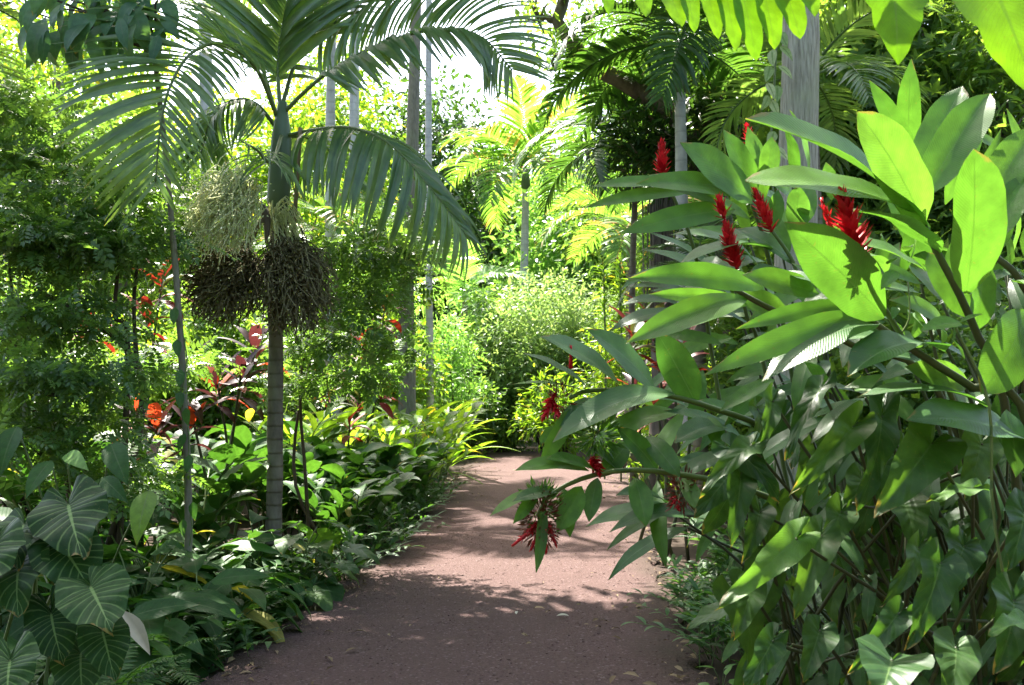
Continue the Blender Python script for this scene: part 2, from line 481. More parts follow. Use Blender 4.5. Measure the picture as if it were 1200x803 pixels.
MAT = {
    'cinder': cinder_mat(),
    'soil': plain_mat('soil', (.035, .026, .02), (.075, .055, .04), .95, 0, 9, .1),
    'litter': plain_mat('litter', (.1, .066, .036), (.27, .2, .12), .85, .1, 30, .1),
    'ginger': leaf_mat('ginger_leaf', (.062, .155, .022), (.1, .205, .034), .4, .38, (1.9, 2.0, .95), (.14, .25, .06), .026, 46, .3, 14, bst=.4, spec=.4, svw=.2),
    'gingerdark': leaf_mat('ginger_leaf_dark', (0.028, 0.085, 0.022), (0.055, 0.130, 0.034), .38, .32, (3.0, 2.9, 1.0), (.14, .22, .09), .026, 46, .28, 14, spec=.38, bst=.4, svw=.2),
    'anth': leaf_mat('arrow_leaf', (0.019, 0.058, 0.016), (0.053, 0.115, 0.024), .44, .38, (3.0, 2.8, .9), (.12, .2, .06), .024, 9, .35, 1.5, spec=.3, svw=.09, bst=.9),
    'veined': leaf_mat('veined_leaf', (.011, .036, .011), (.024, .064, .018), .5, .22, (2.6, 2.6, .9), (.19, .3, .1), .03, 13, .55, 2.2, svw=.14, spec=.15, bst=1.2),
    'spath': leaf_mat('lily_leaf', (0.018, 0.058, 0.013), (0.038, 0.100, 0.022), .5, .28, (3.2, 3.0, 1.0), (.09, .15, .05), .035, 14, .2, 4, ((.2, .19, .04), .975), spec=.2),
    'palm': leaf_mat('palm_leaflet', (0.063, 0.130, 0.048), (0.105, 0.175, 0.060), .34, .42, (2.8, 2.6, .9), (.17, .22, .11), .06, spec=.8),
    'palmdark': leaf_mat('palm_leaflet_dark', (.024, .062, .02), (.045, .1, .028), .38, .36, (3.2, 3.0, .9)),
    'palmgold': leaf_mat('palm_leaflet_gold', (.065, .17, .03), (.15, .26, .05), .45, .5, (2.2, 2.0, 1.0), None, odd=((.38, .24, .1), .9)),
    'fine': leaf_mat('small_leaf', (0.047, 0.105, 0.034), (0.090, 0.160, 0.050), .32, .42, (3.4, 3.2, 1.0), spec=.6),
    'mid': leaf_mat('mid_leaf', (0.059, 0.125, 0.034), (0.116, 0.200, 0.050), .45, .48, (3.0, 2.7, .9)),
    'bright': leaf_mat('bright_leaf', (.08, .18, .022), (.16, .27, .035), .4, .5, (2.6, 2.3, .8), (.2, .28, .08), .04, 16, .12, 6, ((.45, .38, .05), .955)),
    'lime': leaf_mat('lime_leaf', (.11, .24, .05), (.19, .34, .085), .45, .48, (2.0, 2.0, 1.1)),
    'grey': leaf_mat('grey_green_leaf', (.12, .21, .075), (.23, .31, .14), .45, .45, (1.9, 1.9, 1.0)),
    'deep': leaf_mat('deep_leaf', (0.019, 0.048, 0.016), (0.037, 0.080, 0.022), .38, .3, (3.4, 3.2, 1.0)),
    'big': leaf_mat('drooping_leaf', (.04, .1, .045), (.075, .15, .065), .38, .3, (3.0, 3.0, 1.0), (.12, .18, .09), .04, 18, .15, 5),
    'banana': leaf_mat('banana_leaf', (.075, .17, .015), (.1, .2, .018), .42, .5, (2.4, 2.4, .6), (.16, .26, .06), .03, 40, .1, 14, bst=.2, tip=False),
    'red': leaf_mat('red_ti_leaf', (.12, .014, .012), (.24, .028, .016), .42, .28, (2.0, 1.6, 1.0), (.25, .06, .05), .04, odd=((.05, .07, .02), .6)),
    'purple': leaf_mat('purple_ti_leaf', (.026, .011, .015), (.05, .02, .022), .42, .3, (2.6, 1.4, 1.2), (.12, .05, .05), .04, odd=((.3, .06, .02), .8)),
    'variegated': leaf_mat('variegated_leaf', (.2, .28, .12), (.42, .46, .28), .4, .4, (1.5, 1.5, .9), (.1, .2, .05), .12),
    'seedling': leaf_mat('seedling_leaf', (.06, .16, .03), (.1, .22, .04), .4, .4, None, (.14, .25, .07), .04),
    'grass': leaf_mat('fern_leaf', (.03, .085, .02), (.06, .14, .03), .4, .35, (3.0, 2.8, .9)),
    'bract': leaf_mat('red_bract', (.3, .003, .01), (.66, .02, .035), .36, .25, (1.3, 1.0, 1.0), tip=False),
    'bud': plain_mat('brown_bulbil', (.07, .05, .018), (.2, .03, .02), .6, .15, 60),
    'stem': plain_mat('green_stem', (.06, .1, .025), (.11, .15, .04), .45, 0, 14),
    'stemdark': plain_mat('dark_stem', (.035, .045, .02), (.07, .08, .03), .5, 0, 14),
    'twig': bark_mat('twig_bark', (.045, .032, .024), (.1, .075, .055)),
    'greybark': bark_mat('grey_bark', (.2, .18, .14), (.52, .48, .4), (60, 60, 4.5), .9, 1.6, moss=(.36, .37, .25)),
    'palebark': bark_mat('pale_bark', (.34, .32, .31), (.55, .53, .51), (8, 8, 4), .85, .4, 5, ringamt=.3, moss=(.46, .46, .38)),
    'palmbark': bark_mat('palm_bark', (.1, .085, .065), (.21, .18, .14), (14, 14, 6), .9, .8, 9, moss=(.2, .2, .12), ringamt=.16),
    'saplingbark': bark_mat('sapling_bark', (.13, .115, .09), (.27, .24, .19), (30, 30, 8), .85, .6, moss=(.2, .23, .13)),
    'darkbark': bark_mat('dark_bark', (.075, .06, .05), (.18, .145, .12), (22, 22, 2.5), .9, 1.0),
    'crownshaft': plain_mat('crownshaft', (.05, .09, .035), (.1, .14, .07), .45, 0, 5),
    'cream': plain_mat('cream_tassel', (.8, .84, .46), (.9, .9, .62), .7, .5, 10),
    'brownfruit': plain_mat('brown_fruit_strands', (.085, .075, .034), (.24, .21, .11), .85, 0, 25, .15),
    'drypetiole': plain_mat('dry_petiole', (.14, .1, .05), (.24, .17, .09), .7, 0, 12),
    'spathe': plain_mat('pale_spathe', (.4, .38, .3), (.6, .56, .42), .6, .3, 10),
}

# ------------------------------------------------------------------ the ground and the path
EL = np.array([G(*p) for p in ((60, 930), (140, 860), (220, 803), (300, 745), (362, 703), (440, 648), (498, 600), (526, 568), (543, 548), (556, 537), (575, 530))])
ER = np.array([G(*p) for p in ((950, 930), (880, 860), (838, 803), (806, 740), (784, 690), (768, 640), (754, 600), (742, 568), (736, 548), (735, 537), (765, 530))])
def leftX(Y): return float(np.interp(Y, EL[:, 1], EL[:, 0]))
def rightX(Y): return float(np.interp(Y, ER[:, 1], ER[:, 0]))
def path_sheet():
    rows, nw = 90, 26
    l = spline(np.vstack([[(-1.5, -2, 0)], EL]), rows); r = spline(np.vstack([[(1.5, -2, 0)], ER]), rows)
    V = []
    for i in range(rows):
        for j in range(nw + 1):
            s = j / nw
            p = l[i] * (1 - s) + r[i] * s
            edge = min(s, 1 - s)
            if edge < .01: p[0] += rng.normal() * .05
            p[2] = .004 + .012 * math.sin(p[0] * 2.1 + p[1] * .8) * math.sin(p[1] * 1.3) + .012 - (.03 if edge < .01 else 0)
            V.append(p)
    m = nw + 1
    F = [(i * m + j, i * m + j + 1, (i + 1) * m + j + 1, (i + 1) * m + j) for i in range(rows - 1) for j in range(nw)]
    UV = [(q / nw, r / rows) for i in range(rows - 1) for j in range(nw) for q, r in ((j, i), (j + 1, i), (j + 1, i + 1), (j, i + 1))]
    return mesh_from('path', V, F, MAT['cinder'], UV)
structure('path', path_sheet())
gx = np.linspace(-150, 150, 61); gy = np.linspace(-60, 260, 65)
V = [(x, y, -.03 + (.0 if abs(x) < 8 and y < 40 else .1 * math.sin(x * .3) * math.sin(y * .23))) for y in gy for x in gx]
F = [(j * 61 + i, j * 61 + i + 1, (j + 1) * 61 + i + 1, (j + 1) * 61 + i) for j in range(64) for i in range(60)]
structure('ground', mesh_from('ground', V, F, MAT['soil']))

def stones():
    B = Batch()
    q = np.array([(-1, -1, -1), (1, -1, -1), (1, 1, -1), (-1, 1, -1), (-.7, -.7, .8), (.7, -.7, .8), (.7, .7, .8), (-.7, .7, .8)], float)
    Fq = np.array([(0, 1, 5, 4), (1, 2, 6, 5), (2, 3, 7, 6), (3, 0, 4, 7), (4, 5, 6, 7)])
    for k in range(6500):
        y = 3.6 + 9.5 * rng.random() ** 1.5
        x = Lr(leftX(y), rightX(y), rng.random())
        s = .003 + .006 * rng.random() ** 3
        a = rng.random() * 6.28
        v = q * (1 + .35 * rng.normal(size=(8, 3)) * .5) * s
        v = v @ np.array(((math.cos(a), -math.sin(a), 0), (math.sin(a), math.cos(a), 0), (0, 0, .75)))
        z = .016 + .012 * math.sin(x * 2.1 + y * .8) * math.sin(y * 1.3)
        B.add(v + (x, y, z), Fq, None, rng.random())
    return B.build('loose_gravel', MAT['cinder'], None, smooth=False, kind='stuff')
o = stones(); o['label'] = 'loose crumbs of red cinder scattered over the path'; o['category'] = 'gravel'
def litter():
    B = Batch(); T = leaf_tpl('lance', .35, 3, 1, .3, .9, 0, 0, 3)
    n = 560
    y = 4 + 22 * rng.random(n) ** 1.4
    e = np.where(rng.random(n) < .5, 1, 0)
    off = rng.exponential(.3, n)
    x = np.array([leftX(a) + o if b else rightX(a) - o for a, b, o in zip(y, e, off)])
    pos = np.stack([x, y, np.full(n, .03)], 1)
    d = rng.normal(size=(n, 3)) * (1, 1, .15)
    up = rng.normal(size=(n, 3)) * .35 + (0, 0, 1)
    B.tpl(T, (orient(d, up), pos), .03 + .07 * rng.random(n))
    return B.build('leaf_litter', MAT['litter'], None, kind='stuff')
o = litter(); o['label'] = 'dry leaf scraps gathered along both edges of the path'; o['category'] = 'leaf litter'

# ------------------------------------------------------------------ growers
S_LEAF = simple_tpl(.42); S_NARROW = simple_tpl(.24); S_ROUND = simple_tpl(.6)
LONG = leaf_tpl('lance', .2, 3, 1, .15, .7)
def compound(specs, T):
    """several leaflets as one template: specs = (base, direction, up, size)"""
    V, F, U, n = [], [], [], 0
    for b, d, u, k in specs:
        m = orient(np.array([d], float), np.array([u], float))[0] * k
        V.append(T['V'] @ m.T + b); F.append(T['F'] + n); U.append(T['U']); n += len(T['V'])
    return {'V': np.concatenate(V), 'F': np.concatenate(F), 'U': np.concatenate(U)}
SPRAY = compound([((0, .12 + .17 * i, -.03 * i * i * .3), (s, .7, -.15 - .05 * i), (0, 0, 1), .34 - .025 * i) for i in range(5) for s in (-1, 1)] + [((0, .85, -.1), (0, 1, -.3), (0, 0, 1), .3)], simple_tpl(.5))
WHORL = compound([((0, .1, 0), (math.cos(a), .45 + .25 * (k % 2), math.sin(a)), (0, 1, 0), .6 + .2 * (k % 3)) for k, a in enumerate(np.arange(8) * .785)], simple_tpl(.34))
def foliage(B, cs, rc, npc, ls, T, down=.25, spread=1.0, flat=.75):
    cs = np.asarray(cs); n = len(cs) * npc
    off = rng.normal(size=(n, 3)) * (1, 1, flat)
    off *= (rc * .62)
    pos = np.repeat(cs, npc, 0) + off
    d = nrm(off) * .9 + rng.normal(size=(n, 3)) * .55 * spread + (0, 0, -down)
    up = rng.normal(size=(n, 3)) * .5 + (0, 0, 1)
    B.tpl(T, (orient(d, up), pos), ls * (.6 + .8 * rng.random(n)))
def ellipsoid(c, r, n, shell=.45):
    d = nrm(rng.normal(size=(n, 3)))
    u = shell + (1 - shell) * rng.random((n, 1)) ** .6
    return np.asarray(c) + d * u * np.asarray(r)
def limb(B, a, b, r0, r1, bend=.18, n=5, seg=6):
    a = np.asarray(a, float); b = np.asarray(b, float)
    L = np.linalg.norm(b - a)
    m1 = Lr(a, b, .35) + rng.normal(size=3) * L * bend * .5 + (0, 0, L * .08)
    m2 = Lr(a, b, .7) + rng.normal(size=3) * L * bend * .4 + (0, 0, L * .06)
    B.tube(spline([a, m1, m2, b], seg), np.linspace(r0, r1, seg), n, rng.random())
def tree(name, label, cat, trunk, r0, r1, crowns, mat, bark, ls=.15, npc=60, rc=.6, T=S_LEAF, group=None, lr=.35, down=.25, twigs=True, flat=.75, n=10, rough=.05):
    trunk = spline(trunk, 14)
    t = thing(name, label, cat, tuple(trunk[0]), group)
    B = Batch(); B.tube(trunk, np.linspace(r0, r1, len(trunk)), n, .4, rough); B.build('trunk', bark, t)
    Bc, Bl = Batch(), Batch()
    for (c, r, k) in crowns:
        cs = ellipsoid(c, r, k)
        foliage(Bc, cs, rc, npc, ls, T, down, 1.0, flat)
        if twigs:
            hub = np.asarray(c, float) - (0, 0, r[2] * .4)
            st = trunk[np.argmin(np.linalg.norm(trunk - hub, axis=1) + np.where(np.arange(len(trunk)) < 5, 5, 0))]
            limb(Bl, st, hub, r1 * .9, r1 * .5, .2, 7, 8)
            for q in cs[:: max(1, k // 26)]:
                limb(Bl, hub, q, r1 * lr, .008, .2, 4, 5)
            Bl.build('limb', bark, t); Bl = Batch()
    Bc.build('crown', mat, t)
    return t
def shrub(name, label, loc, r, h, mat, ls=.08, k=40, npc=60, rc=.25, T=S_LEAF, group=None, cat='shrub', bark='twig', down=.2):
    loc = np.asarray(loc, float)
    t = thing(name, label, cat, tuple(loc), group)
    Bc, Bl = Batch(), Batch()
    cs = ellipsoid(loc + (0, 0, h * .55), (r, r, h * .48), k, .3)
    cs[:, 2] = np.maximum(cs[:, 2], .1)
    foliage(Bc, cs, rc, npc, ls, T, down)
    for q in cs[:: max(1, k // 22)]:
        limb(Bl, loc + rng.normal(size=3) * (.08, .08, 0), q, .012 + h * .006, .004, .2, 4, 5)
    Bl.build('stem', MAT[bark], t); Bc.build('foliage', mat, t)
    return t

def frond_local(L=2, n=46, ll=.6, arch=1.2, ld=.9, wr=.075, vz=.15, rise=.5, fwd=.6, rr=.018):
    """a feather palm leaf from the origin along +Y"""
    B = Batch(); seg = 16
    pts = [np.zeros(3)]
    for i in range(seg):
        a = rise - arch * (i / seg) ** 1.2
        pts.append(pts[-1] + np.array((0, math.cos(a), math.sin(a))) * L / seg)
    pts = np.array(pts)
    B.tube(pts, np.linspace(rr, rr * .2, len(pts)), 5, .3)
    T = leaf_tpl('leaflet', wr, 5, 1, .25, ld)
    tt = np.linspace(.14, .99, n)
    ctr = np.stack([np.interp(tt, np.linspace(0, 1, len(pts)), pts[:, i]) for i in range(3)], 1)
    tan = nrm(np.gradient(ctr, axis=0)); up = np.cross(np.array((1.0, 0, 0)), tan)
    for s in (-1, 1):
        f = fwd + .9 * tt[:, None] ** 3
        d = np.array((s * 1.0, 0, 0)) + tan * f + up * vz + rng.normal(size=(n, 3)) * .07 + np.array((0, 0, -.18))
        ln = ll * np.interp(tt, [0, .15, .4, .75, 1], [.45, .8, 1, .8, .4]) * (.92 + .16 * rng.random(n))
        B.tpl(T, (orient(d, up + np.array((0, 0, .3)) + rng.normal(size=(n, 3)) * .1), ctr), ln)
    return B
def palm(name, label, base, top, r, mat, bark, nf=11, L=2.2, ll=.6, arch=1.4, ld=.9, group=None, shaft=.6, seed=0, rises=(1.2, .0), n=42, wr=.08):
    rr = random.Random(seed)
    base = np.asarray(base, float); top = np.asarray(top, float)
    t = thing(name, label, 'palm', tuple(base), group)
    B = Batch(); B.tube(spline([base, Lr(base, top, .5) + (rr.uniform(-.08, .08), 0, 0), top], 16), np.linspace(r * 1.25, r * .9, 16), 10, .4, .03)
    B.build('trunk', bark, t)
    B = Batch(); tp = top + (0, 0, shaft)
    B.tube([top - (0, 0, .02), top + (0, 0, shaft * .15), top + (0, 0, shaft * .6), tp], [r * .95, r * 1.25, r * 1.05, r * .5], 10, .4)
    B.build('crownshaft', MAT['crownshaft'], t)
    meshes = [frond_local(L, n, ll, arch * q, ld, wr).mesh('frond', mat) for q in (.8, 1.0, 1.25)]
    for i in range(nf):
        az = i * 2.399 + seed
        el = Lr(rises[0], rises[1], (i + .5) / nf) + rr.uniform(-.1, .1)
        M = Matrix.Translation(Vector(tp - (0, 0, .08 * i / nf))) @ Matrix.Rotation(az, 4, 'Z') @ Matrix.Rotation(el - .5, 4, 'X') @ Matrix.Rotation(rr.uniform(-.4, .4), 4, 'Y') @ Matrix.Scale(rr.uniform(.85, 1.1), 4)
        put('frond', meshes[i % 3], t, M)
    return t

_bank = {}
def bank(key, mat, tpls):
    if key not in _bank:
        _bank[key] = [mesh_from('leaf', T['V'], T['F'], mat, T['U']) for T in tpls]
    return _bank[key]
def rosette(name, label, cat, loc, n, meshes, pet, ll, droop=(-.1, -.7), group=None, stem='stem', inner=.75, pr=.007, part='leaf'):
    """leaves on stalks from one crown; returns the plant"""
    loc = np.asarray(loc, float)
    t = thing(name, label, cat, tuple(loc), group)
    B = Batch()
    for i in range(n):
        az = i * 2.399 + rng.random() * .5
        k = (i + .5) / n
        el = Lr(1.35, .35, k) + rng.normal() * .1
        p = Lr(pet[1], pet[0], k) * (.85 + .3 * rng.random())
        h = np.array((math.cos(az), math.sin(az), 0))
        tip = loc + h * p * math.cos(el) + (0, 0, p * math.sin(el))
        mid = loc + h * p * math.cos(el) * .4 + (0, 0, p * math.sin(el) * .65)
        B.tube(spline([loc, mid, tip], 5), [pr, pr * .9, pr * .8, pr * .7, pr * .6], 4, rng.random())
        d = h + (0, 0, Lr(droop[0], droop[1], k) + rng.normal() * .15) + rng.normal(size=3) * .12
        s = ll * (.75 + .5 * rng.random())
        put(part, meshes[i % len(meshes)], t, mat4(tip, d, np.array((0, 0, 1.0)) + h * .3 + rng.normal(size=3) * .25, s))
    B.build('stem', MAT[stem], t)
    return t
def cane(name, label, cat, loc, canes, meshes, ll, nl, group=None, stem='stem', top=None, pr=.012, spread=.5, start=.1, droop=.12):
    """leafy canes: canes = list of tip offsets; leaves alternate along each; top = extra tuft"""
    loc = np.asarray(loc, float)
    t = thing(name, label, cat, tuple(loc), group)
    B = Batch()
    for c in canes:
        c = np.asarray(c, float)
        b = loc + rng.normal(size=3) * (.06, .06, 0)
        pts = spline([b, b + c * (.3, .3, .5), b + c * (.65, .65, .85), b + c], 10)
        B.tube(pts, np.linspace(pr, pr * .45, 10), 5, rng.random())
        for i in range(nl):
            q = start + (1 - start) * (i + .5) / nl
            p = np.array([np.interp(q, np.linspace(0, 1, 10), pts[:, a]) for a in range(3)])
            tan = nrm(pts[min(9, int(q * 9) + 1)] - pts[int(q * 9) - 1 if q > .15 else 0])
            side = nrm(np.cross(tan, (0, 0, 1)) + (.01, 0, 0)) * (1 if i % 2 else -1)
            if top: az = i * 2.399; side = np.array((math.cos(az), math.sin(az), 0))
            d = side * spread * 2 + tan * .8 + (0, 0, .1 - droop) + rng.normal(size=3) * .2
            put('leaf', meshes[i % len(meshes)], t, mat4(p, d, np.array((0, 0, 1.0)) + rng.normal(size=3) * .25, ll * (.7 + .5 * rng.random())))
        for i in range(top or 0):
            az = i * 2.399; k = i / top
            d = np.array((math.cos(az), math.sin(az), Lr(1.8, -.3, k)))
            put('leaf', meshes[i % len(meshes)], t, mat4(pts[-1] + (0, 0, -.12 * k), d, (rng.normal() * .2, rng.normal() * .2, 1), ll * (.75 + .4 * rng.random())))
    B.build('stem', MAT[stem], t)
    return t

def facing(pb, pt, n):
    """how much of a leaf's width the photograph sees"""
    S = orient(np.array([pt - pb]), np.array([n], float))[0][:, 0]
    q = nrm(np.cross((pb + pt) / 2 - (0, 0, EYE), pt - pb))
    return max(.5, abs(float(S @ q)))
def hero(parent, mat, b, t, w, n=(0, -.4, 1), droop=.5, shape='ginger', fold=.16, wave=.0, stalk=None, name='leaf', nl=14, curl=0.0, label=None):
    """one large leaf between two places in the photograph (x, y, distance), w pixels wide there"""
    pb, pt = P(*b), P(*t)
    L = np.linalg.norm(pt - pb)
    wr = min(.4, (.9 if shape == 'ginger' else 1.0) * w / FPX * (b[2] + t[2]) / 2 / L / facing(pb, pt, n))
    T = leaf_tpl(shape, wr * 1.06, nl, 3, fold, droop, wave, curl, int(rng.integers(1e6)))
    me = mesh_from(name, T['V'], T['F'], mat, T['U'])
    put(name, me, parent, mat4(pb, pt - pb, n, L), label=label)
    return pb, pt
def hheart(parent, mat, b, t, w, n=(0, -.6, .8), droop=.4, cup=.15, lobe=.3, name='leaf', wave=.03, arrow=1.0, label=None):
    pb, pt = P(*b), P(*t)
    L = np.linalg.norm(pt - pb)
    wr = min(1.0, w / FPX * (b[2] + t[2]) / 2 / L / facing(pb, pt, n))
    T = heart_tpl(wr * 1.0, lobe, 4, cup, droop, wave, int(rng.integers(1e6)), arrow)
    T['V'] = T['V'] / np.array((1, max(.5, T['V'][-1][1]), 1))
    put(name, mesh_from(name, T['V'], T['F'], mat, T['U']), parent, mat4(pb, pt - pb, n, L), label=label)
    return pb, pt

# ------------------------------------------------------------------ far trees and bushes closing the view
def ft(name, label, px, Y, top_py, rpx, mat, bark, ls, k, npc, rc, low=.35, group=None, T=S_LEAF, r0=.22, cat='tree', lean=0, down=.25):
    x = X(px, Y); top = P(px, top_py, Y)[2]; r = rpx / FPX * Y
    c = np.array((x, Y, top * (1 + low) / 2)); rz = top * (1 - low) / 2
    return tree(name, label, cat, [(x + lean, Y, -.05), (x + lean * .5 + rng.normal() * .15, Y, top * .35), (x, Y, top * .75)], r0, r0 * .4,
                [(c, (r, r, rz), k)], mat, bark, ls, npc, rc, T, group, down=down)
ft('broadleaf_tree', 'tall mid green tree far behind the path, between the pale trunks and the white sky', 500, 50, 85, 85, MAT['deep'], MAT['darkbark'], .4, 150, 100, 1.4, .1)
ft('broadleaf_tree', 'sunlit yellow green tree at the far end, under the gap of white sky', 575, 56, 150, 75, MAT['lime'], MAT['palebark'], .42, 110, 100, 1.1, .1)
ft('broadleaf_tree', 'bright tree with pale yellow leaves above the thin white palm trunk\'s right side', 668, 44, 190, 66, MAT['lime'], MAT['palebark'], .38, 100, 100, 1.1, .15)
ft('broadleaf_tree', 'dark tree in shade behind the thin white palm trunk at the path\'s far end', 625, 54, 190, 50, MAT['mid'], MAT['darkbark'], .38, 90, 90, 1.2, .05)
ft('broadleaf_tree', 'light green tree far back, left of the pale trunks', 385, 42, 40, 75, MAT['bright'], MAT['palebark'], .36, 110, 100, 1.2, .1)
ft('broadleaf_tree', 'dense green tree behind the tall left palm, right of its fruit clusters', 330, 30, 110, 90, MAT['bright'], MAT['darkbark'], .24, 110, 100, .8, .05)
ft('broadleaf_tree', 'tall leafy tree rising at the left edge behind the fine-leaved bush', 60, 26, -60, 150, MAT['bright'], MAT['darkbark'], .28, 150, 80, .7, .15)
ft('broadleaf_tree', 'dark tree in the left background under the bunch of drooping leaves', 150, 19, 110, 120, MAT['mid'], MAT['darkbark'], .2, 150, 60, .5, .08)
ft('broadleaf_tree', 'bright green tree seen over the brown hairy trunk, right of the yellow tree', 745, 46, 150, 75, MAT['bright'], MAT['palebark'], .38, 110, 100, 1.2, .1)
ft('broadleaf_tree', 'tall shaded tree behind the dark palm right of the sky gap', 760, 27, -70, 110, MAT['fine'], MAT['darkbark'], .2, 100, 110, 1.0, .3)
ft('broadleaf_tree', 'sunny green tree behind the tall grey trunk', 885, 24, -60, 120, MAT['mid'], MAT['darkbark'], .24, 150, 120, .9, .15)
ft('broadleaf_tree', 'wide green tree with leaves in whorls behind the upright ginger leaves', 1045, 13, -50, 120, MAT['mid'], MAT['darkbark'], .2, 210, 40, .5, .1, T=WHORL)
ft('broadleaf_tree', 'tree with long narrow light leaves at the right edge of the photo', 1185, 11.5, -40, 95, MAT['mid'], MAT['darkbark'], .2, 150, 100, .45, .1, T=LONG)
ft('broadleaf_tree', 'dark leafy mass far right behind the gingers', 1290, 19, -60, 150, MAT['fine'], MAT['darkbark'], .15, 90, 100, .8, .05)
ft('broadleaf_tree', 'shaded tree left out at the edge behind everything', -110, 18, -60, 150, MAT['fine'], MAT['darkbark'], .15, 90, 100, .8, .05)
# a further belt, so that no horizon shows between the trees
for i, (px, Y, tp, rp, m) in enumerate([(30, 40, 40, 110, 'mid'), (150, 44, 130, 90, 'bright'), (270, 43, 110, 90, 'bright'), (420, 50, 150, 90, 'mid'), (560, 58, 185, 75, 'bright'),
                                        (690, 50, 140, 80, 'mid'), (800, 44, 70, 90, 'bright'), (930, 40, 30, 100, 'mid'), (1080, 40, 20, 110, 'fine'), (1210, 38, 10, 110, 'fine')]):
    ft('broadleaf_tree', 'blurred green tree of the farthest belt, ' + ['first', 'second', 'third', 'fourth', 'sixth', 'seventh', 'eighth', 'ninth', 'tenth', 'fifth'][(0, 1, 2, 3, 9, 4, 5, 6, 7, 8)[i]] + ' from the left', px, Y, tp, rp, MAT[m], MAT['darkbark'], .5, 75, 75, 1.4, .02, group='trees of the farthest belt')

def sh(label, px, Y, rpx, top, mat, ls, k, npc, rc, T=S_LEAF, name='leafy_shrub', cat='shrub', down=.2, group=None):
    h = P(px, top, Y)[2]
    return shrub(name, label, (X(px, Y), Y, 0), rpx / FPX * Y, h, MAT[mat], ls, k, npc, rc, T, group, cat, 'twig', down)
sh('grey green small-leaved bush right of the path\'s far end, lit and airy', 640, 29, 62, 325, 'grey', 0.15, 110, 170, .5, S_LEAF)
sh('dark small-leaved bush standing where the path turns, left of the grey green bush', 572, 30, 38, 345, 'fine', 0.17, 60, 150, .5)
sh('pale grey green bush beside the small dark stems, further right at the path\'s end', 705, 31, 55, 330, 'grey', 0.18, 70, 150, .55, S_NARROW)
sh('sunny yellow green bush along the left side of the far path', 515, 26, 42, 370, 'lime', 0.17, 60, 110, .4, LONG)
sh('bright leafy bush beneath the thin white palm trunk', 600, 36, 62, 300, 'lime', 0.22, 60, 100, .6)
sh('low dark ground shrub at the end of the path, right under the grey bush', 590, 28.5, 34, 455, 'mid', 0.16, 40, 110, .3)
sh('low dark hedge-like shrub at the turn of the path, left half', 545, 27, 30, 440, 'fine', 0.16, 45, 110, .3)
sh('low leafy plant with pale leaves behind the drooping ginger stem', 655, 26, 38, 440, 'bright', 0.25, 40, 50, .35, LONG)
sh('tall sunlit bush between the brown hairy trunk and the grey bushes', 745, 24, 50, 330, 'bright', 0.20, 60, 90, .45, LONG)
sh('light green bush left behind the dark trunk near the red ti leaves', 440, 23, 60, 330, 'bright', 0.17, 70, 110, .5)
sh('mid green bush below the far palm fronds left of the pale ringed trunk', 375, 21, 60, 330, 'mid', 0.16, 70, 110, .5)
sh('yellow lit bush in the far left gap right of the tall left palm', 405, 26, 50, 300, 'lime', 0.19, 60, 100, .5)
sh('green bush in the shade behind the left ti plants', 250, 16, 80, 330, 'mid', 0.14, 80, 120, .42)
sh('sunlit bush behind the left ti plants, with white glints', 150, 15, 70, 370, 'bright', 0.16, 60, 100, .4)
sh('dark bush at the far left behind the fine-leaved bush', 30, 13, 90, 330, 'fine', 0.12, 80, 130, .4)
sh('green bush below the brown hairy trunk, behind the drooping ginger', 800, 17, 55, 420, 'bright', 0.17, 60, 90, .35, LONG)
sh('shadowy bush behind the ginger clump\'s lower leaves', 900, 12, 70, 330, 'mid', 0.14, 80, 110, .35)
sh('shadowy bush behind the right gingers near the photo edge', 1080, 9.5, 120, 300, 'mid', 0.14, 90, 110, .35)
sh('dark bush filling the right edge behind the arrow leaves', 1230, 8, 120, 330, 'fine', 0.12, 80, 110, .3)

# ------------------------------------------------------------------ tall trunks
def crown_over(trunk_top, blobs): return [(np.asarray(c, float), r, k) for c, r, k in blobs]
gx_, gy_ = X(935, 7.8), 7.8
g_pts = [(X(925, 7.8), 7.8, -.05), P(930, 450, 7.8), P(935, 180, 7.8), P(938, 0, 7.8), (gx_ + .1, 8.2, 6.6)]
tree('grey_trunk_tree', 'tree with a straight grey furrowed trunk rising behind the red gingers', 'tree', g_pts, .185, .12,
     [((-.6, 10.5, 8.6), (2.3, 1.75, .6), 80), ((-.55, 7.8, 8.3), (.25, .2, .15), 4), ((-1.7, 10.6, 8.9), (1.6, 1.5, .5), 40), ((1.9, 12.4, 9.4), (2.2, 1.6, .8), 30)], MAT['mid'], MAT['greybark'], .3, 60, .62, S_LEAF, n=22, rough=.02)  # crown is out of view; its small clump is added to shade the arrow leaves
tree('slender_tree', 'tall slender tree with a grey brown trunk at the left bend of the path', 'tree', [(X(478, 17.5), 17.5, -.05), P(476, 420, 17.5), P(476, 330, 17.5), P(482, 200, 17.6), P(487, 40, 17.7), P(489, -110, 17.8), (X(488, 18), 18, 12.6)], .165, .065,
     [((-1.9, 18, 13.0), (.5, .5, .4), 6), (P(458, 285, 17.3), (.75, .6, .35), 20), (P(440, 330, 17.1), (.5, .4, .2), 10), (P(500, 255, 17.5), (.5, .4, .3), 9)], MAT['fine'], MAT['saplingbark'], .2, 26, .3, SPRAY)
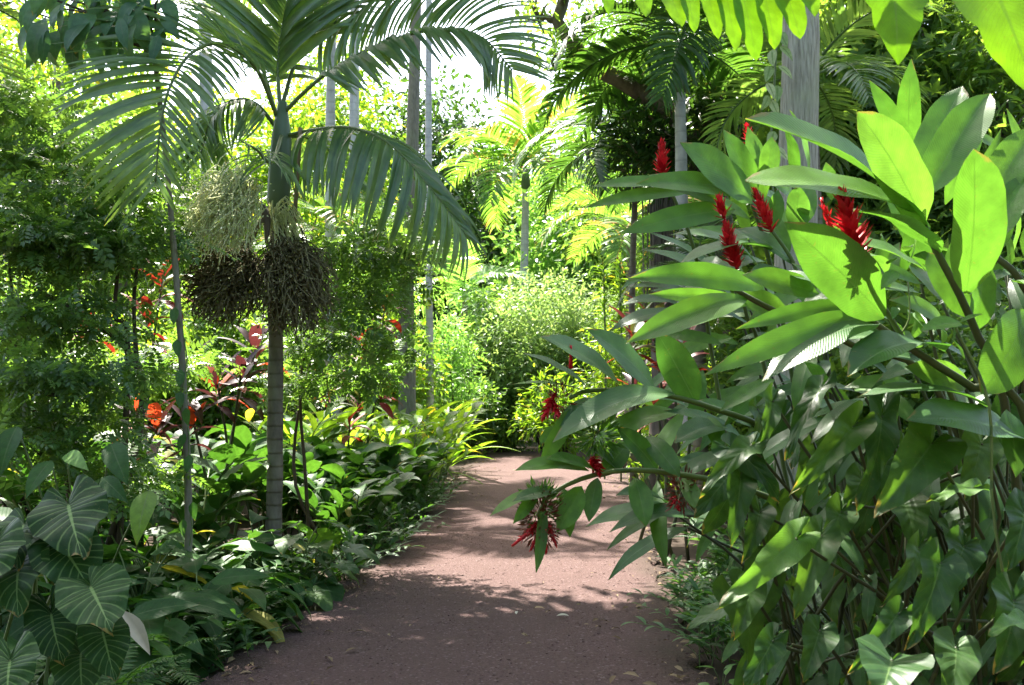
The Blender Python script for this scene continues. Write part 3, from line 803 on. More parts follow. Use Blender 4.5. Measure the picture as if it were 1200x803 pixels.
# dark crooked limb against the sky right of the gap
t = tree('crooked_limb_tree', 'tree with a dark crooked limb reaching up across the white sky gap', 'tree',
         [(X(855, 15.4), 15.4, -.05), P(850, 300, 15.4), P(825, 170, 15.2), P(735, 98, 14.8), P(690, 75, 14.6), P(670, 48, 14.5), P(653, 27, 14.5), P(661, 0, 14.5), P(668, -40, 14.5)], .17, .075,
         [(P(700, -75, 12.4), (1.4, 1.0, .5), 22), (P(632, 12, 14.5), (.3, .3, .4), 6), (P(650, 75, 14.5), (.25, .3, .2), 4)], MAT['mid'], MAT['darkbark'], .16, 34, .42)
tree('rooted_trunk_tree', 'tree with a brown trunk hung with stringy aerial roots, left of the ginger flowers', 'tree',
     [(X(778, 15), 15, -.05), P(777, 350, 15), P(775, 265, 15), P(778, 215, 15.2)], .2, .13, [(P(790, 165, 15.4), (1.1, .9, .75), 46), (P(850, 120, 15.6), (.9, .8, .9), 40)], MAT['deep'], MAT['darkbark'], .22, 50, .36, LONG, n=14, rough=.14)
B = Batch()
root_t = [o for o in bpy.data.objects if o.name.startswith('rooted_trunk_tree')][0]
for i in range(26):
    px = 790 + rng.normal() * 7 if i < 12 else 774 + rng.normal() * 10
    y0 = 262 + rng.random() * 20; y1 = y0 + 60 + 70 * rng.random()
    B.tube([P(px, y0 - 40, 14.8), P(px + rng.normal() * 2, (y0 + y1) / 2, 14.75), P(px + rng.normal() * 3, y1, 14.75)], [.012, .012, .006], 4, rng.random())
B.build('aerial_root', MAT['darkbark'], root_t)

# trees left of the frame whose high crowns shade the foreground
tree('shade_tree', 'big spreading tree over the left bed, seen only by the shade it casts', 'tree', [(-6.8, 11, -.05), (-6.7, 11, 3), (-6.2, 11.2, 6), (-5.4, 11.4, 7.6)], .22, .14,
     [((-4.6, 8.7, 8.4), (2.4, 1.8, .7), 66), ((-2.6, 7.9, 8.2), (1.4, .9, .6), 34)], MAT['mid'], MAT['darkbark'], .3, 60, .62)
tree('shade_tree', 'tall tree right of the path above the arrow leaves, seen only by its shade', 'tree', [(5.6, 6.5, -.05), (5.4, 6.6, 3), (4.8, 6.9, 5.2), (4.2, 7.1, 6.4)], .2, .12,
     [((3.4, 7.0, 7.2), (1.7, 1.6, .6), 26)], MAT['mid'], MAT['darkbark'], .2, 60, .55)

for i, (x, y, h, r, lb) in enumerate([(-4.2, -3.5, 7.5, 2.6, 'unseen garden tree behind the camera, left of the path, added to block sky light'), (.6, -7.5, 8, 3.0, 'unseen garden tree where the path runs on behind the camera, added to block sky light'), (4.6, -3.0, 7.5, 2.6, 'unseen garden tree behind the camera, right of the path, added to block sky light'),
                                   (-6.5, 2.0, 7, 2.2, 'unseen tree beside the camera, past the left edge of view, added to block sky light'), (6.2, 1.5, 6.5, 2.0, 'unseen tree beside the camera, past the right edge of view, added to block sky light')]):
    tree('broadleaf_tree', lb, 'tree', [(x, y, -.05), (x + .1, y, h * .4), (x, y, h * .8)], .2, .1, [((x, y, h * .55), (r, r, h * .45), 90)], MAT['mid'], MAT['darkbark'], .36, 50, .75)  # unseen trees added around the camera to block sky light from behind

# ------------------------------------------------------------------ palms
palm('slender_palm', 'far palm with thin white trunk and sunlit yellow fronds above the path\'s end', (X(614, 38), 38, 0), P(616, 222, 38), .15, MAT['palmgold'], MAT['palebark'], 14, 4.3, 1.35, 1.5, .9, seed=3, n=36, wr=.1, shaft=.8)
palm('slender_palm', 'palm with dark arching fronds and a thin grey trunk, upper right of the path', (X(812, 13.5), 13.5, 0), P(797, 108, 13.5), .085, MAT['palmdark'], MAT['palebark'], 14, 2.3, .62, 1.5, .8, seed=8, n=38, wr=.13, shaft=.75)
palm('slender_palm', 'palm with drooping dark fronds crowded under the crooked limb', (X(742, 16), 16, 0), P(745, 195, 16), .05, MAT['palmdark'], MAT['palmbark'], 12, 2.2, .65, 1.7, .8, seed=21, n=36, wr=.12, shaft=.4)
palm('slender_palm', 'short palm with bright hanging fronds left of the brown hairy trunk', (X(735, 22), 22, 0), P(738, 285, 22), .09, MAT['palmgold'], MAT['palmbark'], 9, 2.6, .7, 1.8, .8, seed=5, n=36, wr=.1, shaft=.3)
palm('slender_palm', 'palm with blue green fronds showing behind the tall grey trunk', (X(985, 10.5), 10.5, 0), P(950, 130, 10.5), .08, MAT['palm'], MAT['palmbark'], 8, 1.5, .5, 1.7, .7, seed=14, n=30, wr=.1, shaft=.4)
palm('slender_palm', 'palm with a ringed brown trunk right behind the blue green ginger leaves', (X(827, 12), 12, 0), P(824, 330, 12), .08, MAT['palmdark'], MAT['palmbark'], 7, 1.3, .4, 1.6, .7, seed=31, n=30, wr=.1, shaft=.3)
palm('slender_palm', 'sunlit yellow palm behind the tall left palm\'s lower fronds', (X(395, 18), 18, 0), P(395, 290, 18), .09, MAT['palmgold'], MAT['palmbark'], 9, 2.0, .6, 1.7, .8, seed=44, n=34, wr=.11, shaft=.3)
palm('slender_palm', 'palm with arching bright fronds low at the far left side of the path', (X(545, 33), 33, 0), P(545, 350, 33), .1, MAT['lime'], MAT['palmbark'], 10, 3.0, .8, 1.3, .8, seed=51, n=32, wr=.1, shaft=.2)
palm('slender_palm', 'palm at the top left corner with yellow green fronds entering the photo', (-5.6, 8.6, 0), (-5.3, 8.6, 4.55), .09, MAT['palm'], MAT['palmbark'], 9, 1.7, .55, 1.5, .8, seed=62, n=34, wr=.09, shaft=.4)

palm('pale_trunk_palm', 'pale grey palm trunk just right of the slender grey brown trunk by the path', (X(505, 23), 23, 0), P(503, -75, 23), .075, MAT['palm'], MAT['palebark'], 7, 3.0, .85, 1.5, .9, seed=71, n=40, wr=.1)  # unseen fronds added on these pale trunks to streak the path with shadow
palm('pale_trunk_palm', 'left one of two pale trunks close together, right of the tall left palm', (X(394, 17.5), 17.5, 0), P(390, -60, 17.5), .085, MAT['palm'], MAT['palebark'], 6, 2.3, .8, 1.5, .9, seed=72, n=40, wr=.1)
palm('pale_trunk_palm', 'right one of two pale trunks close together, right of the tall left palm', (X(418, 25), 25, 0), P(416, -70, 25), .12, MAT['palm'], MAT['palebark'], 14, 3.3, .85, 1.5, .9, seed=73, n=40, wr=.1)
palm('pale_trunk_palm', 'pale grey trunk standing against the white sky at the top left', (X(246, 25), 25, 0), P(238, -70, 25), .17, MAT['palm'], MAT['palebark'], 14, 3.3, .85, 1.5, .9, seed=74, n=40, wr=.1)

# the tall palm of the left bed, every big frond laid where the photograph shows it
PY = 8.5
pl = thing('tall_palm', 'palm left of the path with brown fruit bunches and cream flower sprays', 'palm', (X(322, PY), PY, 0))
B = Batch(); B.tube(spline([(X(322, PY), PY, -.05), P(322, 560, PY), P(323, 420, PY), P(325, 245, PY)], 26), np.linspace(.07, .06, 26) * (1 + .05 * np.sin(np.arange(26) * 1.7)), 14, .4, .035)
B.build('trunk', MAT['palmbark'], pl)
B = Batch(); B.tube([P(325, 248, PY), P(326, 235, PY), P(328, 205, PY), P(330, 160, PY), P(331, 120, PY)], [.08, .098, .1, .085, .04], 14, .5)
B.build('crownshaft', MAT['crownshaft'], pl)
B = Batch(); B.tube(spline([P(352, 150, 8.35), P(349, 200, 8.3), P(343, 285, 8.3)], 10), [.018] * 10, 6, .5)
B.build('dry_petiole', MAT['drypetiole'], pl)
LF = [leaf_tpl('leaflet', .062 + .012 * (i % 3), 8, 1, .28, .35 + .32 * i, 0, .03 * (i % 3 - 1), i) for i in range(5)]
LFM = [mesh_from('leaflet', T['V'], T['F'], MAT['palm'], T['U']) for T in LF]
def hero_frond(pts, ll, n, uph, vz=.1, fwd=.55, down=.2, start=.1, dr=2, sides=(-1, 1), prof=None, single=True, rr=.02, right=1.0):
    c = spline([P(*q) for q in pts], 40)
    B = Batch(); B.tube(c, np.linspace(rr, rr * .25, 40), 6, .5)
    fr = B.build('frond', MAT['stem'], pl)
    cum = np.concatenate([[0], np.cumsum(np.linalg.norm(np.diff(c, axis=0), axis=1))]); cum /= cum[-1]
    tt = np.linspace(start, .995, n)
    ctr = np.stack([np.interp(tt, cum, c[:, i]) for i in range(3)], 1)
    tg = nrm(np.gradient(c, axis=0)); tan = nrm(np.stack([np.interp(tt, cum, tg[:, i]) for i in range(3)], 1))
    side = nrm(np.cross(tan, np.asarray(uph, float))); up = np.cross(side, tan)
    J = Batch()
    for s in sides:
        for i in range(n):
            d = side[i] * s + tan[i] * (fwd + .9 * tt[i] ** 3) + up[i] * vz + rng.normal(size=3) * .06 + np.array((0, 0, -down))
            l = ll * np.interp(tt[i], [0, .15, .4, .75, 1], [.55, .85, 1, .85, .45]) * rng.uniform(.92, 1.08)
            if s < 0: l *= right
            k = min(4, max(0, dr + int(rng.integers(-1, 2))))
            u = up[i] + rng.normal(size=3) * .12
            if single: put('leaflet', LFM[k], fr, mat4(ctr[i], d, u, l))
            else: J.tpl(LF[k], (orient(np.array([d]), np.array([u])), ctr[i:i + 1]), np.array([l]))
    if not single: J.build('leaflet', MAT['palm'], fr)
    return fr
hero_frond([(326, 140, 8.5), (300, 80, 8.2), (262, 52, 7.7), (225, 62, 7.3), (200, 100, 7.0), (188, 150, 6.9), (182, 215, 6.9)], .98, 46, (.2, -.8, .5), .05, .45, .12, .22, 1, right=.62)
hero_frond([(330, 135, 8.5), (360, 105, 8.4), (395, 78, 8.3), (455, 48, 8.1), (520, 34, 7.9), (565, 44, 7.8), (600, 82, 7.7)], .82, 52, (-.25, -.75, .6), .1, .55, .1, .2, 2)
hero_frond([(334, 160, 8.5), (365, 153, 8.3), (410, 150, 8.1), (455, 168, 7.9), (500, 215, 7.8), (545, 275, 7.8)], .85, 44, (-.2, -.35, .9), -.35, .4, .75, .15, 2)
hero_frond([(328, 130, 8.5), (326, 70, 8.5), (335, 10, 8.5), (352, -60, 8.6)], 1.0, 34, (.0, -1, .1), .15, .75, .1, .2, 3, single=False)
hero_frond([(330, 125, 8.6), (352, 60, 8.8), (395, 5, 9.0), (440, -25, 9.2), (490, -30, 9.4)], .95, 36, (-.4, -.5, .7), .0, .5, .3, .2, 3, single=False)
hero_frond([(324, 150, 8.6), (300, 122, 8.5), (272, 118, 8.4), (248, 140, 8.35), (234, 185, 8.3)], .62, 34, (.3, -.3, .9), -.3, .4, .7, .15, 3, single=False)
hero_frond([(334, 160, 8.6), (362, 162, 8.8), (395, 185, 9.1), (420, 225, 9.2)], .62, 30, (-.3, -.4, .8), -.2, .45, .5, .1, 2, single=False)
hero_frond([(325, 140, 8.6), (300, 60, 9.0), (270, 20, 9.4), (225, 10, 9.8)], .85, 32, (.4, -.4, .8), .0, .5, .2, .2, 2, single=False)
hero_frond([(330, 160, 8.4), (318, 190, 7.8), (300, 175, 7.4), (282, 165, 7.2)], .5, 14, (0, -.2, 1), -.3, .4, .8, .3, 3, single=False)
# fruit bunches and flower sprays
def tangle(c, r, name, mat, hub, n=420, beads=2100, seed=1, tr=.0065):
    B = Batch(); c = np.asarray(c)
    for i in range(n):
        e = c + nrm(rng.normal(size=3)) * np.asarray(r) * rng.uniform(.7, 1.06)
        m1 = Lr(np.asarray(hub), e, .4) + rng.normal(size=3) * .05
        m2 = Lr(np.asarray(hub), e, .75) + rng.normal(size=3) * .05
        B.tube(spline([hub, m1, m2, e + (0, 0, -.03)], 7), np.linspace(tr * 1.4, tr * .7, 7), 3, rng.random())
    for q in (-.03, .0, .03): B.tube(spline([np.asarray(hub) + (.1, .05, .32), np.asarray(hub) + (q, 0, .12), Lr(np.asarray(hub), c, .6) + (q, 0, 0)], 7), np.linspace(.02, .012, 7), 6, .3)
    pos = c + nrm(rng.normal(size=(beads, 3))) * np.asarray(r) * (1 + .07 * rng.normal(size=(beads, 1))) * rng.uniform(.2, 1.03, (beads, 1)) ** .7
    d = rng.normal(size=(beads, 3))
    T = leaf_tpl('blunt', .8, 2, 1, .8, 1.5)
    B.tpl(T, (orient(d, rng.normal(size=(beads, 3))), pos), rng.uniform(.02, .036, beads))
    return B.build(name, mat, pl)
tangle(P(258, 335, 8.1), (.32, .3, .35), 'fruit_bunch', MAT['brownfruit'], P(290, 300, 8.3))
tangle(P(345, 337, 8.05), (.36, .34, .4), 'fruit_bunch', MAT['brownfruit'], P(330, 285, 8.35), 480, 2400)
def tassel(hub, tips, name, n, mat, tr=.004, rise=.12):
    B = Batch(); hub = np.asarray(hub)
    for i in range(n):
        a, b = tips[int(rng.integers(len(tips) - 1))], None
        k = int(rng.integers(len(tips) - 1)); f = rng.random()
        e = Lr(P(*tips[k]), P(*tips[k + 1]), f) + rng.normal(size=3) * (.05, .14, .05)
        m = Lr(hub, e, .45) + (0, 0, rise * rng.uniform(.4, 1.6)) + rng.normal(size=3) * .03
        B.tube(spline([hub + rng.normal(size=3) * .02, m, Lr(m, e, .55) + (0, 0, .03), e + (rng.normal() * .02, 0, -.06 * rng.random())], 9), np.linspace(tr, tr * .6, 9), 3, rng.random())
    return B.build(name, mat, pl)
def spray(hub, c, r, n, beads):
    B = Batch(); hub = np.asarray(hub); c = np.asarray(c)
    for i in range(n):
        e = c + nrm(rng.normal(size=3)) * np.asarray(r) * rng.uniform(.5, 1.05)
        m = Lr(hub, e, .5) + (0, 0, .13 * rng.uniform(.3, 1.4)) + rng.normal(size=3) * .05
        B.tube(spline([hub + rng.normal(size=3) * .02, m, Lr(m, e, .6) + rng.normal(size=3) * .03, e + rng.normal(size=3) * .03 - (0, 0, .05)], 9), np.linspace(.0066, .0042, 9), 3, rng.random())
    pos = c + rng.normal(size=(beads, 3)) * np.asarray(r) * .5
    B.tpl(leaf_tpl('blunt', .8, 2, 1, .8, 1.5), (orient(rng.normal(size=(beads, 3)), rng.normal(size=(beads, 3))), pos), rng.uniform(.012, .024, beads))
    return B.build('flower_spray', MAT['cream'], pl)
spray(P(292, 232, 8.2), P(256, 255, 7.7), (.3, .22, .31), 460, 1800)
tassel(P(318, 258, 8.35), [(322, 285, 8.2), (345, 290, 8.2), (352, 262, 8.3)], 'flower_spray', 80, MAT['cream'], .0055, .12)
B = Batch(); B.tube(spline([P(308, 242, 8.25), P(313, 262, 8.2), P(312, 285, 8.2)], 6), [.03, .04, .035, .028, .02, .012], 8, .2); B.build('old_spathe', MAT['darkbark'], pl)

# ------------------------------------------------------------------ left bed: shrubs, ti plants, saplings
T_TI = [leaf_tpl('lance', .22 + .05 * i, 8, 1, .3, .5 + .4 * i, .02, .03 * (i - 1), i) for i in range(3)]
T_SP = [leaf_tpl('ovate', .36 + .04 * i, 8, 2, .16, .6 + .3 * i, .03, .03 * (i - 1), i) for i in range(4)]
T_ST = [leaf_tpl('lance', .15 + .03 * i, 9, 1, .25, .7 + .4 * i, .02, .05 * (i - 1), i) for i in range(3)]
T_AR = [leaf_tpl('lance', .06 + .012 * i, 12, 1, .3, 1.2 + .4 * i, .01, .05 * (i - 1), i) for i in range(3)]
T_GI = [leaf_tpl('ginger', .22 + .03 * i, 9, 2, .18, .5 + .35 * i, .02, .03 * (i - 1), i) for i in range(3)]
T_HE = [heart_tpl(.75 + .08 * i, .28, 3, .12, .4 + .25 * i, .03, i) for i in range(3)]
T_BI = [leaf_tpl('lance', .33 + .05 * i, 7, 1, .2, .8 + .4 * i, .03, .03, i) for i in range(3)]

def fan_layers(name, label, base, stems, layers, mat, ls, npc, T=SPRAY, bark='twig', r0=.03, rc=.26, flat=.25):
    """slender tree: several bare crooked stems and flat sprays of small leaves"""
    t = thing(name, label, 'small tree', tuple(base))
    for s in stems:
        B = Batch(); pts = spline([np.asarray(base) + rng.normal(size=3) * (.1, .1, 0)] + [P(*q) for q in s], 14)
        B.tube(pts, np.linspace(r0, r0 * .35, 14), 6, rng.random(), .04); B.build('branch', MAT[bark], t)
    Bc, Bl = Batch(), Batch()
    for (px, py, Y, rx, rz, k) in layers:
        c = P(px, py, Y); sc_ = Y / FPX
        cs = ellipsoid(c, (rx * sc_, .5, rz * sc_), k, .1)
        foliage(Bc, cs, rc, npc, ls, T, .12, 1.0, flat)
        for q in cs[::5]: limb(Bl, c + (0, .1, -.15), q, .008, .003, .2, 3, 4)
        Bl.build('twig', MAT[bark], t); Bl = Batch()
    Bc.build('crown', mat, t)
    return t
fan_layers('fine_leaved_tree', 'shrubby tree with crooked dark stems and flat sprays of tiny leaves at the left edge', (X(120, 7.8), 7.8, 0),
           [[(100, 590, 7.6), (75, 545, 7.6), (45, 440, 7.5), (0, 385, 7.5)], [(165, 500, 7.6), (155, 420, 7.6), (105, 375, 7.5), (45, 340, 7.5)],
            [(166, 480, 7.7), (160, 420, 7.7), (157, 350, 7.7), (165, 280, 7.7)], [(75, 545, 7.7), (30, 480, 7.7), (10, 300, 7.8)], [(150, 410, 7.7), (135, 370, 7.6), (140, 300, 7.6)]],
           [(60, 190, 8.2, 110, 50, 34), (25, 280, 7.6, 90, 55, 34), (120, 285, 7.6, 90, 40, 30), (60, 370, 7.4, 80, 35, 24), (60, 440, 7.2, 95, 35, 24), (150, 235, 7.9, 60, 40, 20), (40, 510, 7.2, 80, 30, 18), (130, 560, 7.4, 60, 20, 10), (10, 130, 8.4, 70, 50, 20), (205, 425, 8.7, 45, 20, 8), (110, 440, 8.4, 60, 24, 10)],
           MAT['fine'], .19, 17)
fan_layers('fine_leaved_tree', 'small tree with flat blue green sprays right of the brown fruit bunches', (X(380, 9.6), 9.6, 0),
           [[(358, 560, 9.4), (352, 450, 9.3), (370, 360, 9.2), (395, 300, 9.2)], [(345, 560, 9.4), (362, 430, 9.4), (400, 380, 9.3)]],
           [(405, 300, 9.2, 55, 22, 22), (430, 345, 9.1, 45, 18, 14), (470, 290, 9.4, 40, 28, 14), (385, 400, 9.2, 45, 25, 12), (440, 400, 9.3, 50, 16, 9), (370, 450, 9.3, 40, 16, 8), (430, 440, 9.5, 40, 14, 7)],
           MAT['fine'], .19, 15, r0=.02)

t = thing('slim_sapling', 'slim pale bare sapling stem standing in the left bed, left of the palm', 'sapling', (X(222, 7.4), 7.4, 0))
B = Batch(); B.tube(spline([(X(222, 7.4), 7.4, -.03), P(221, 600, 7.4), P(214, 440, 7.4), P(206, 320, 7.4), P(194, 180, 7.4), P(180, 60, 7.5)], 24), np.linspace(.032, .018, 24), 8, .4, .06)
B.build('trunk', MAT['saplingbark'], t)
bigm = bank('big', MAT['big'], T_BI)
for i in range(84):                                      # the bunch of long drooping leaves at its top
    a = rng.random() * 6.28
    p = P(rng.uniform(40, 195), rng.uniform(-30, 48), 7.3 + rng.normal() * .25)
    put('leaf', bigm[i % 3], t, mat4(p, (rng.normal() * .35 - .15, rng.normal() * .35 - .2, -1), (rng.normal() * .4, -1, .5), rng.uniform(.22, .34)))
B = Batch()
for i in range(12): limb(B, P(180, 60, 7.5), P(rng.uniform(45, 190), rng.uniform(-30, 20), 7.3), .014, .006, .15, 4, 5)
B.build('limb', MAT['twig'], t)
t = thing('climbing_vine', 'vine with small blue green leaves climbing the slim pale sapling', 'vine', (X(224, 7.35), 7.35, 0))
B = Batch(); B.tube([P(222 - 8 * i / 12 + 4 * math.sin(i * 1.4), 640 - 22 * i, 7.36 - .04 * math.cos(i * 1.4)) for i in range(13)], .005, 5, .5); B.build('stem', MAT['stem'], t)
vm = bank('vine', MAT['gingerdark'], [leaf_tpl('ovate', .5, 5, 1, .15, .5)])
for i, (px, py) in enumerate([(212, 445), (218, 490), (223, 545), (210, 470), (217, 520), (215, 620), (226, 600), (207, 410), (205, 372), (214, 560)]):
    put('leaf', vm[0], t, mat4(P(px, py - 12, 7.32), (rng.normal() * .3, -.2, -1), (rng.normal() * .3, -1, .3), .14))

# red and purple ti plants
redm = bank('red', MAT['red'], T_TI); purm = bank('purple', MAT['purple'], T_TI)
def ti(label, px, Y, tops, meshes, ll, n=13):
    base = np.array((X(px, Y), Y, 0.0))
    t = thing('ti_plant', label, 'ti plant', tuple(base))
    B = Batch()
    for q in tops:
        top = P(*q)
        B.tube(spline([base + rng.normal(size=3) * (.1, .1, 0), Lr(base, top, .55) + rng.normal(size=3) * .08, top], 9), np.linspace(.018, .011, 9), 6, rng.random())
        for i in range(n):
            az = i * 2.399 + rng.random(); k = i / n
            d = np.array((math.cos(az), math.sin(az), Lr(1.3, -.9, k)))
            put('leaf', meshes[i % len(meshes)], t, mat4(top + (0, 0, -.22 * k), d, (rng.normal() * .2, rng.normal() * .2 - .2, 1), ll * rng.uniform(.75, 1.15)))
    B.build('stem', MAT['stemdark'], t)
    return t
ti('ti plant with scarlet leaves left of the slim sapling, behind the dark stems', 165, 10.5, [(172, 375, 10.4), (105, 385, 10.8), (190, 330, 10.6)], redm, .4, 11)
ti('ti plant with dark purple leaves on bent canes below the brown fruit bunches', 250, 9.6, [(255, 450, 9.4), (282, 440, 9.3), (215, 440, 9.3), (300, 410, 9.6)], purm, .4, 11)
ti('low purple ti plant between the sapling and the dark stems', 185, 9.2, [(185, 500, 9.0), (160, 480, 9.2), (220, 500, 9.2)], purm, .38, 10)
ti('orange red ti plant left of the dark trunk beside the path', 420, 14.5, [(425, 410, 14.3), (450, 365, 14.6), (400, 445, 14.4), (445, 455, 14.0)], redm, .45, 11)
ti('small ti plant with dull red leaves under the fine blue green sprays', 385, 13, [(385, 470, 12.9), (410, 495, 12.8)], redm, .38, 9)
ti('dark red ti plant left of the ringed palm trunk, behind the ginger leaves', 790, 9.5, [(765, 380, 9.3), (800, 415, 9.2), (742, 390, 9.5), (790, 440, 9.3)], redm, .4, 11)
ti('purple ti plant low behind the blue green ginger leaves', 775, 10.5, [(770, 470, 10.3), (745, 450, 10.4)], purm, .38, 10)

# bright leafy canes along the left edge of the path
brm = bank('bright', MAT['bright'], T_GI); brs = bank('brights', MAT['bright'], T_AR); spm = bank('spath', MAT['spath'], T_SP)
midm = bank('midcane', MAT['gingerdark'], T_GI)
ORD = ['first', 'second', 'third', 'fourth', 'fifth', 'sixth', 'seventh', 'eighth', 'ninth', 'tenth', 'eleventh', 'twelfth', 'thirteenth', 'fourteenth', 'fifteenth', 'sixteenth', 'seventeenth', 'eighteenth', 'nineteenth', 'twentieth']
def bed(label, spots, fn, protos, group, z=0.0, s=(.85, 1.2)):
    for i, (x, y) in enumerate(spots):
        lb = label.replace('{o}', ORD[i])
        if len(protos) < 3:
            protos.append(fn(lb, (x, y, z), group))
        else:
            dup(protos[int(rng.integers(len(protos)))], (x, y, z), rng.random() * 6.28, rng.uniform(*s), lb, group)
def edge_spots(y0, y1, n, off0, off1, side):
    out = []
    for i in range(n):
        y = Lr(y0, y1, (i + rng.random() * .8) / n)
        o = rng.uniform(off0, off1)
        out.append((leftX(y) - o if side < 0 else rightX(y) + o, y))
    return out
def mk_cane(meshes, h, ll, n, nl, lean=.5):
    def f(lb, loc, g):
        cs = []
        for i in range(n):
            a = i * 2.399 + rng.random()
            cs.append((math.cos(a) * h * lean, math.sin(a) * h * lean, h * rng.uniform(.75, 1.05)))
        return cane('leafy_cane', lb, 'plant', loc, cs, meshes, ll, nl, g)
    return f
pr = []
bed('bright sunlit cane plant on the left path edge past the palm, {o} from the camera', edge_spots(13.5, 20, 9, .15, .7, -1), mk_cane(brm, 1.1, .42, 5, 9), pr, 'bright canes at the left edge of the far path')
bed('bright cane plant behind the sunlit left edge row, {o} from the camera', edge_spots(12, 20, 9, .9, 2.4, -1), mk_cane(brm, 1.3, .4, 5, 9), pr, 'bright canes behind the left edge row', s=(.9, 1.25))
pr = []
bed('tuft of long arching strap leaves at the far left path edge, {o} of three', [(leftX(18.5) - .7, 18.5), (leftX(20.5) - .35, 20.5), (leftX(21.8) - .4, 21.6)],
    lambda lb, loc, g: rosette('strap_leaf_tuft', lb, 'plant', loc, 26, brs, (.05, .4), 1.35, (1.4, .0), g), pr, 'strap leaf tufts by the far path')
pr = []
bed('mid green leafy plant on the left path edge beyond the palm, {o} from the camera', edge_spots(9.8, 14.5, 13, .1, .7, -1), mk_cane(spm, .7, .3, 7, 8, .6), pr, 'green plants along the left edge beyond the palm', s=(.85, 1.25))
bed('leafy plant deep in the left bed behind the palm, {o} from the camera', edge_spots(8.8, 14, 18, .9, 3.4, -1), mk_cane(spm, .9, .3, 6, 8), pr, 'leafy plants deep in the left bed', s=(1.0, 1.7))
pr = []
def sp_plant(lb, loc, g): return rosette('peace_lily', lb, 'plant', loc, 24, spm, (.12, .42), .36, (-.1, -1.5), g)
bed('dark broad-leaved clump at the shaded left path edge, front row, {o} from the camera', edge_spots(5.3, 8.6, 13, .12, .4, -1), sp_plant, pr, 'broad-leaved clumps along the dark near path edge', s=(.8, 1.1))
bed('dark broad-leaved clump in the left bed\'s second row, {o} from the camera', edge_spots(5.5, 8.8, 13, .55, 1.1, -1), sp_plant, pr, 'broad-leaved clumps in the second row', s=(.95, 1.3))
bed('dark broad-leaved clump in the left bed\'s third row, {o} from the camera', edge_spots(5.8, 9, 13, 1.2, 2.6, -1), sp_plant, pr, 'broad-leaved clumps at the back of the left bed', s=(1.1, 1.5))
# heart-leaved plants at the foot of the palm
hem = bank('heart', MAT['anth'], T_HE)
for lb, px, Y, s in (('pale heart-leaved plant at the path edge just right of the palm foot', 370, 8.0, .24), ('heart-leaved plant low at the edge before the palm, with a broad grey green leaf', 348, 7.6, .22), ('small heart-leaved vine clump left of the sapling foot', 165, 6.4, .17)):
    rosette('heart_leaved_plant', lb, 'plant', (X(px, Y), Y, 0), 11, hem, (.25, .65), s, (-.3, -1.0))
grm = bank('seedling', MAT['gingerdark'], [leaf_tpl('lance', .26, 5, 1, .2, .7), leaf_tpl('lance', .32, 5, 1, .2, .9)])
def small_plant(lb, loc, g): return cane('small_leaved_plant', lb, 'plant', loc, [(rng.normal() * .2, rng.normal() * .2, rng.uniform(.1, .3)) for _ in range(10)], grm, .11, 9, g, pr=.003, start=.1, droop=.25)
pr = []
bed('low small-leaved plant spilling onto the path\'s left edge, {o} from the camera', edge_spots(5.6, 16, 18, -.08, .15, -1), small_plant, pr, 'small plants spilling over the left path edge', s=(.9, 1.6))
# ferns at the bottom of the left bed
FM = [frond_local(.45, 22, .075, 1.0, .4, .22, .0, .5, .15, .004).mesh('frond', MAT['grass']) for _ in range(2)]
def fern(lb, loc, g=None):
    t = thing('fern', lb, 'fern', loc, g)
    for i in range(11):
        M = Matrix.Translation(Vector(loc)) @ Matrix.Rotation(i * 2.399, 4, 'Z') @ Matrix.Rotation(rng.uniform(-.1, .6), 4, 'X') @ Matrix.Scale(rng.uniform(.8, 1.3), 4)
        put('frond', FM[i % 2], t, M)
    return t
f0 = fern('fern hanging over the path edge at the bottom of the left bed, nearest the camera', (leftX(4.9) - .15, 4.9, .05))
for lb, y, o in (('fern under the broad dark leaves beside the near path edge, second from the front', 5.5, .2), ('fern half hidden under the veined heart leaves', 4.7, .6), ('fern at the dark path edge before the palm', 6.6, .1), ('fern low between the veined leaves and the path at the very bottom', 4.4, .3)):
    dup(f0, (leftX(y) - o, y, .05), rng.random() * 6, rng.uniform(.9, 1.2), lb)

# veined heart leaves in the left corner
vl = thing('veined_heart_plant', 'big plant with pale-veined heart leaves in the bottom left corner', 'plant', (-2.35, 4.5, 0))
Bs = Batch()
for (b, t_, w, n) in [((80, 592, 4.5), (97, 655, 4.25), 78, (.1, -.9, .5)), ((28, 615, 4.5), (20, 668, 4.3), 72, (0, -.9, .6)), ((25, 655, 4.4), (22, 725, 4.2), 76, (0, -.95, .35)), ((106, 688, 4.2), (132, 742, 4.0), 72, (.2, -.8, .6)),
                      ((12, 775, 3.9), (10, 840, 3.75), 98, (.1, -.9, .5)), ((-8, 640, 4.3), (-20, 700, 4.1), 60, (0, -.9, .5)), ((72, 640, 4.4), (110, 700, 4.3), 64, (.2, -.7, .7)), ((60, 720, 4.3), (75, 780, 4.2), 70, (.1, -.9, .4)),
                      ((120, 740, 4.2), (135, 800, 4.1), 44, (.4, -.9, .2)), ((95, 765, 4.3), (100, 830, 4.2), 60, (0, -.9, .3))]:
    pb, pt = hheart(vl, MAT['veined'], b, t_, w * rng.uniform(1.15, 1.35), n, rng.uniform(.3, .8), rng.uniform(.1, .34), rng.uniform(.42, .6), wave=.07, arrow=.0)
    Bs.tube(spline([(-2.35 + rng.normal() * .1, 4.6 + rng.normal() * .1, 0), Lr(np.array((-2.35, 4.75, .1)), pb, .6) + (0, .18, .1), pb], 8), np.linspace(.011, .006, 8), 5, rng.random())
Bs.build('stem', MAT['stem'], vl)
t = thing('dry_sheath', 'pale dry leaf sheath caught in the dark leaves of the left bed', 'dry leaf', tuple(P(160, 755, 4.4)))
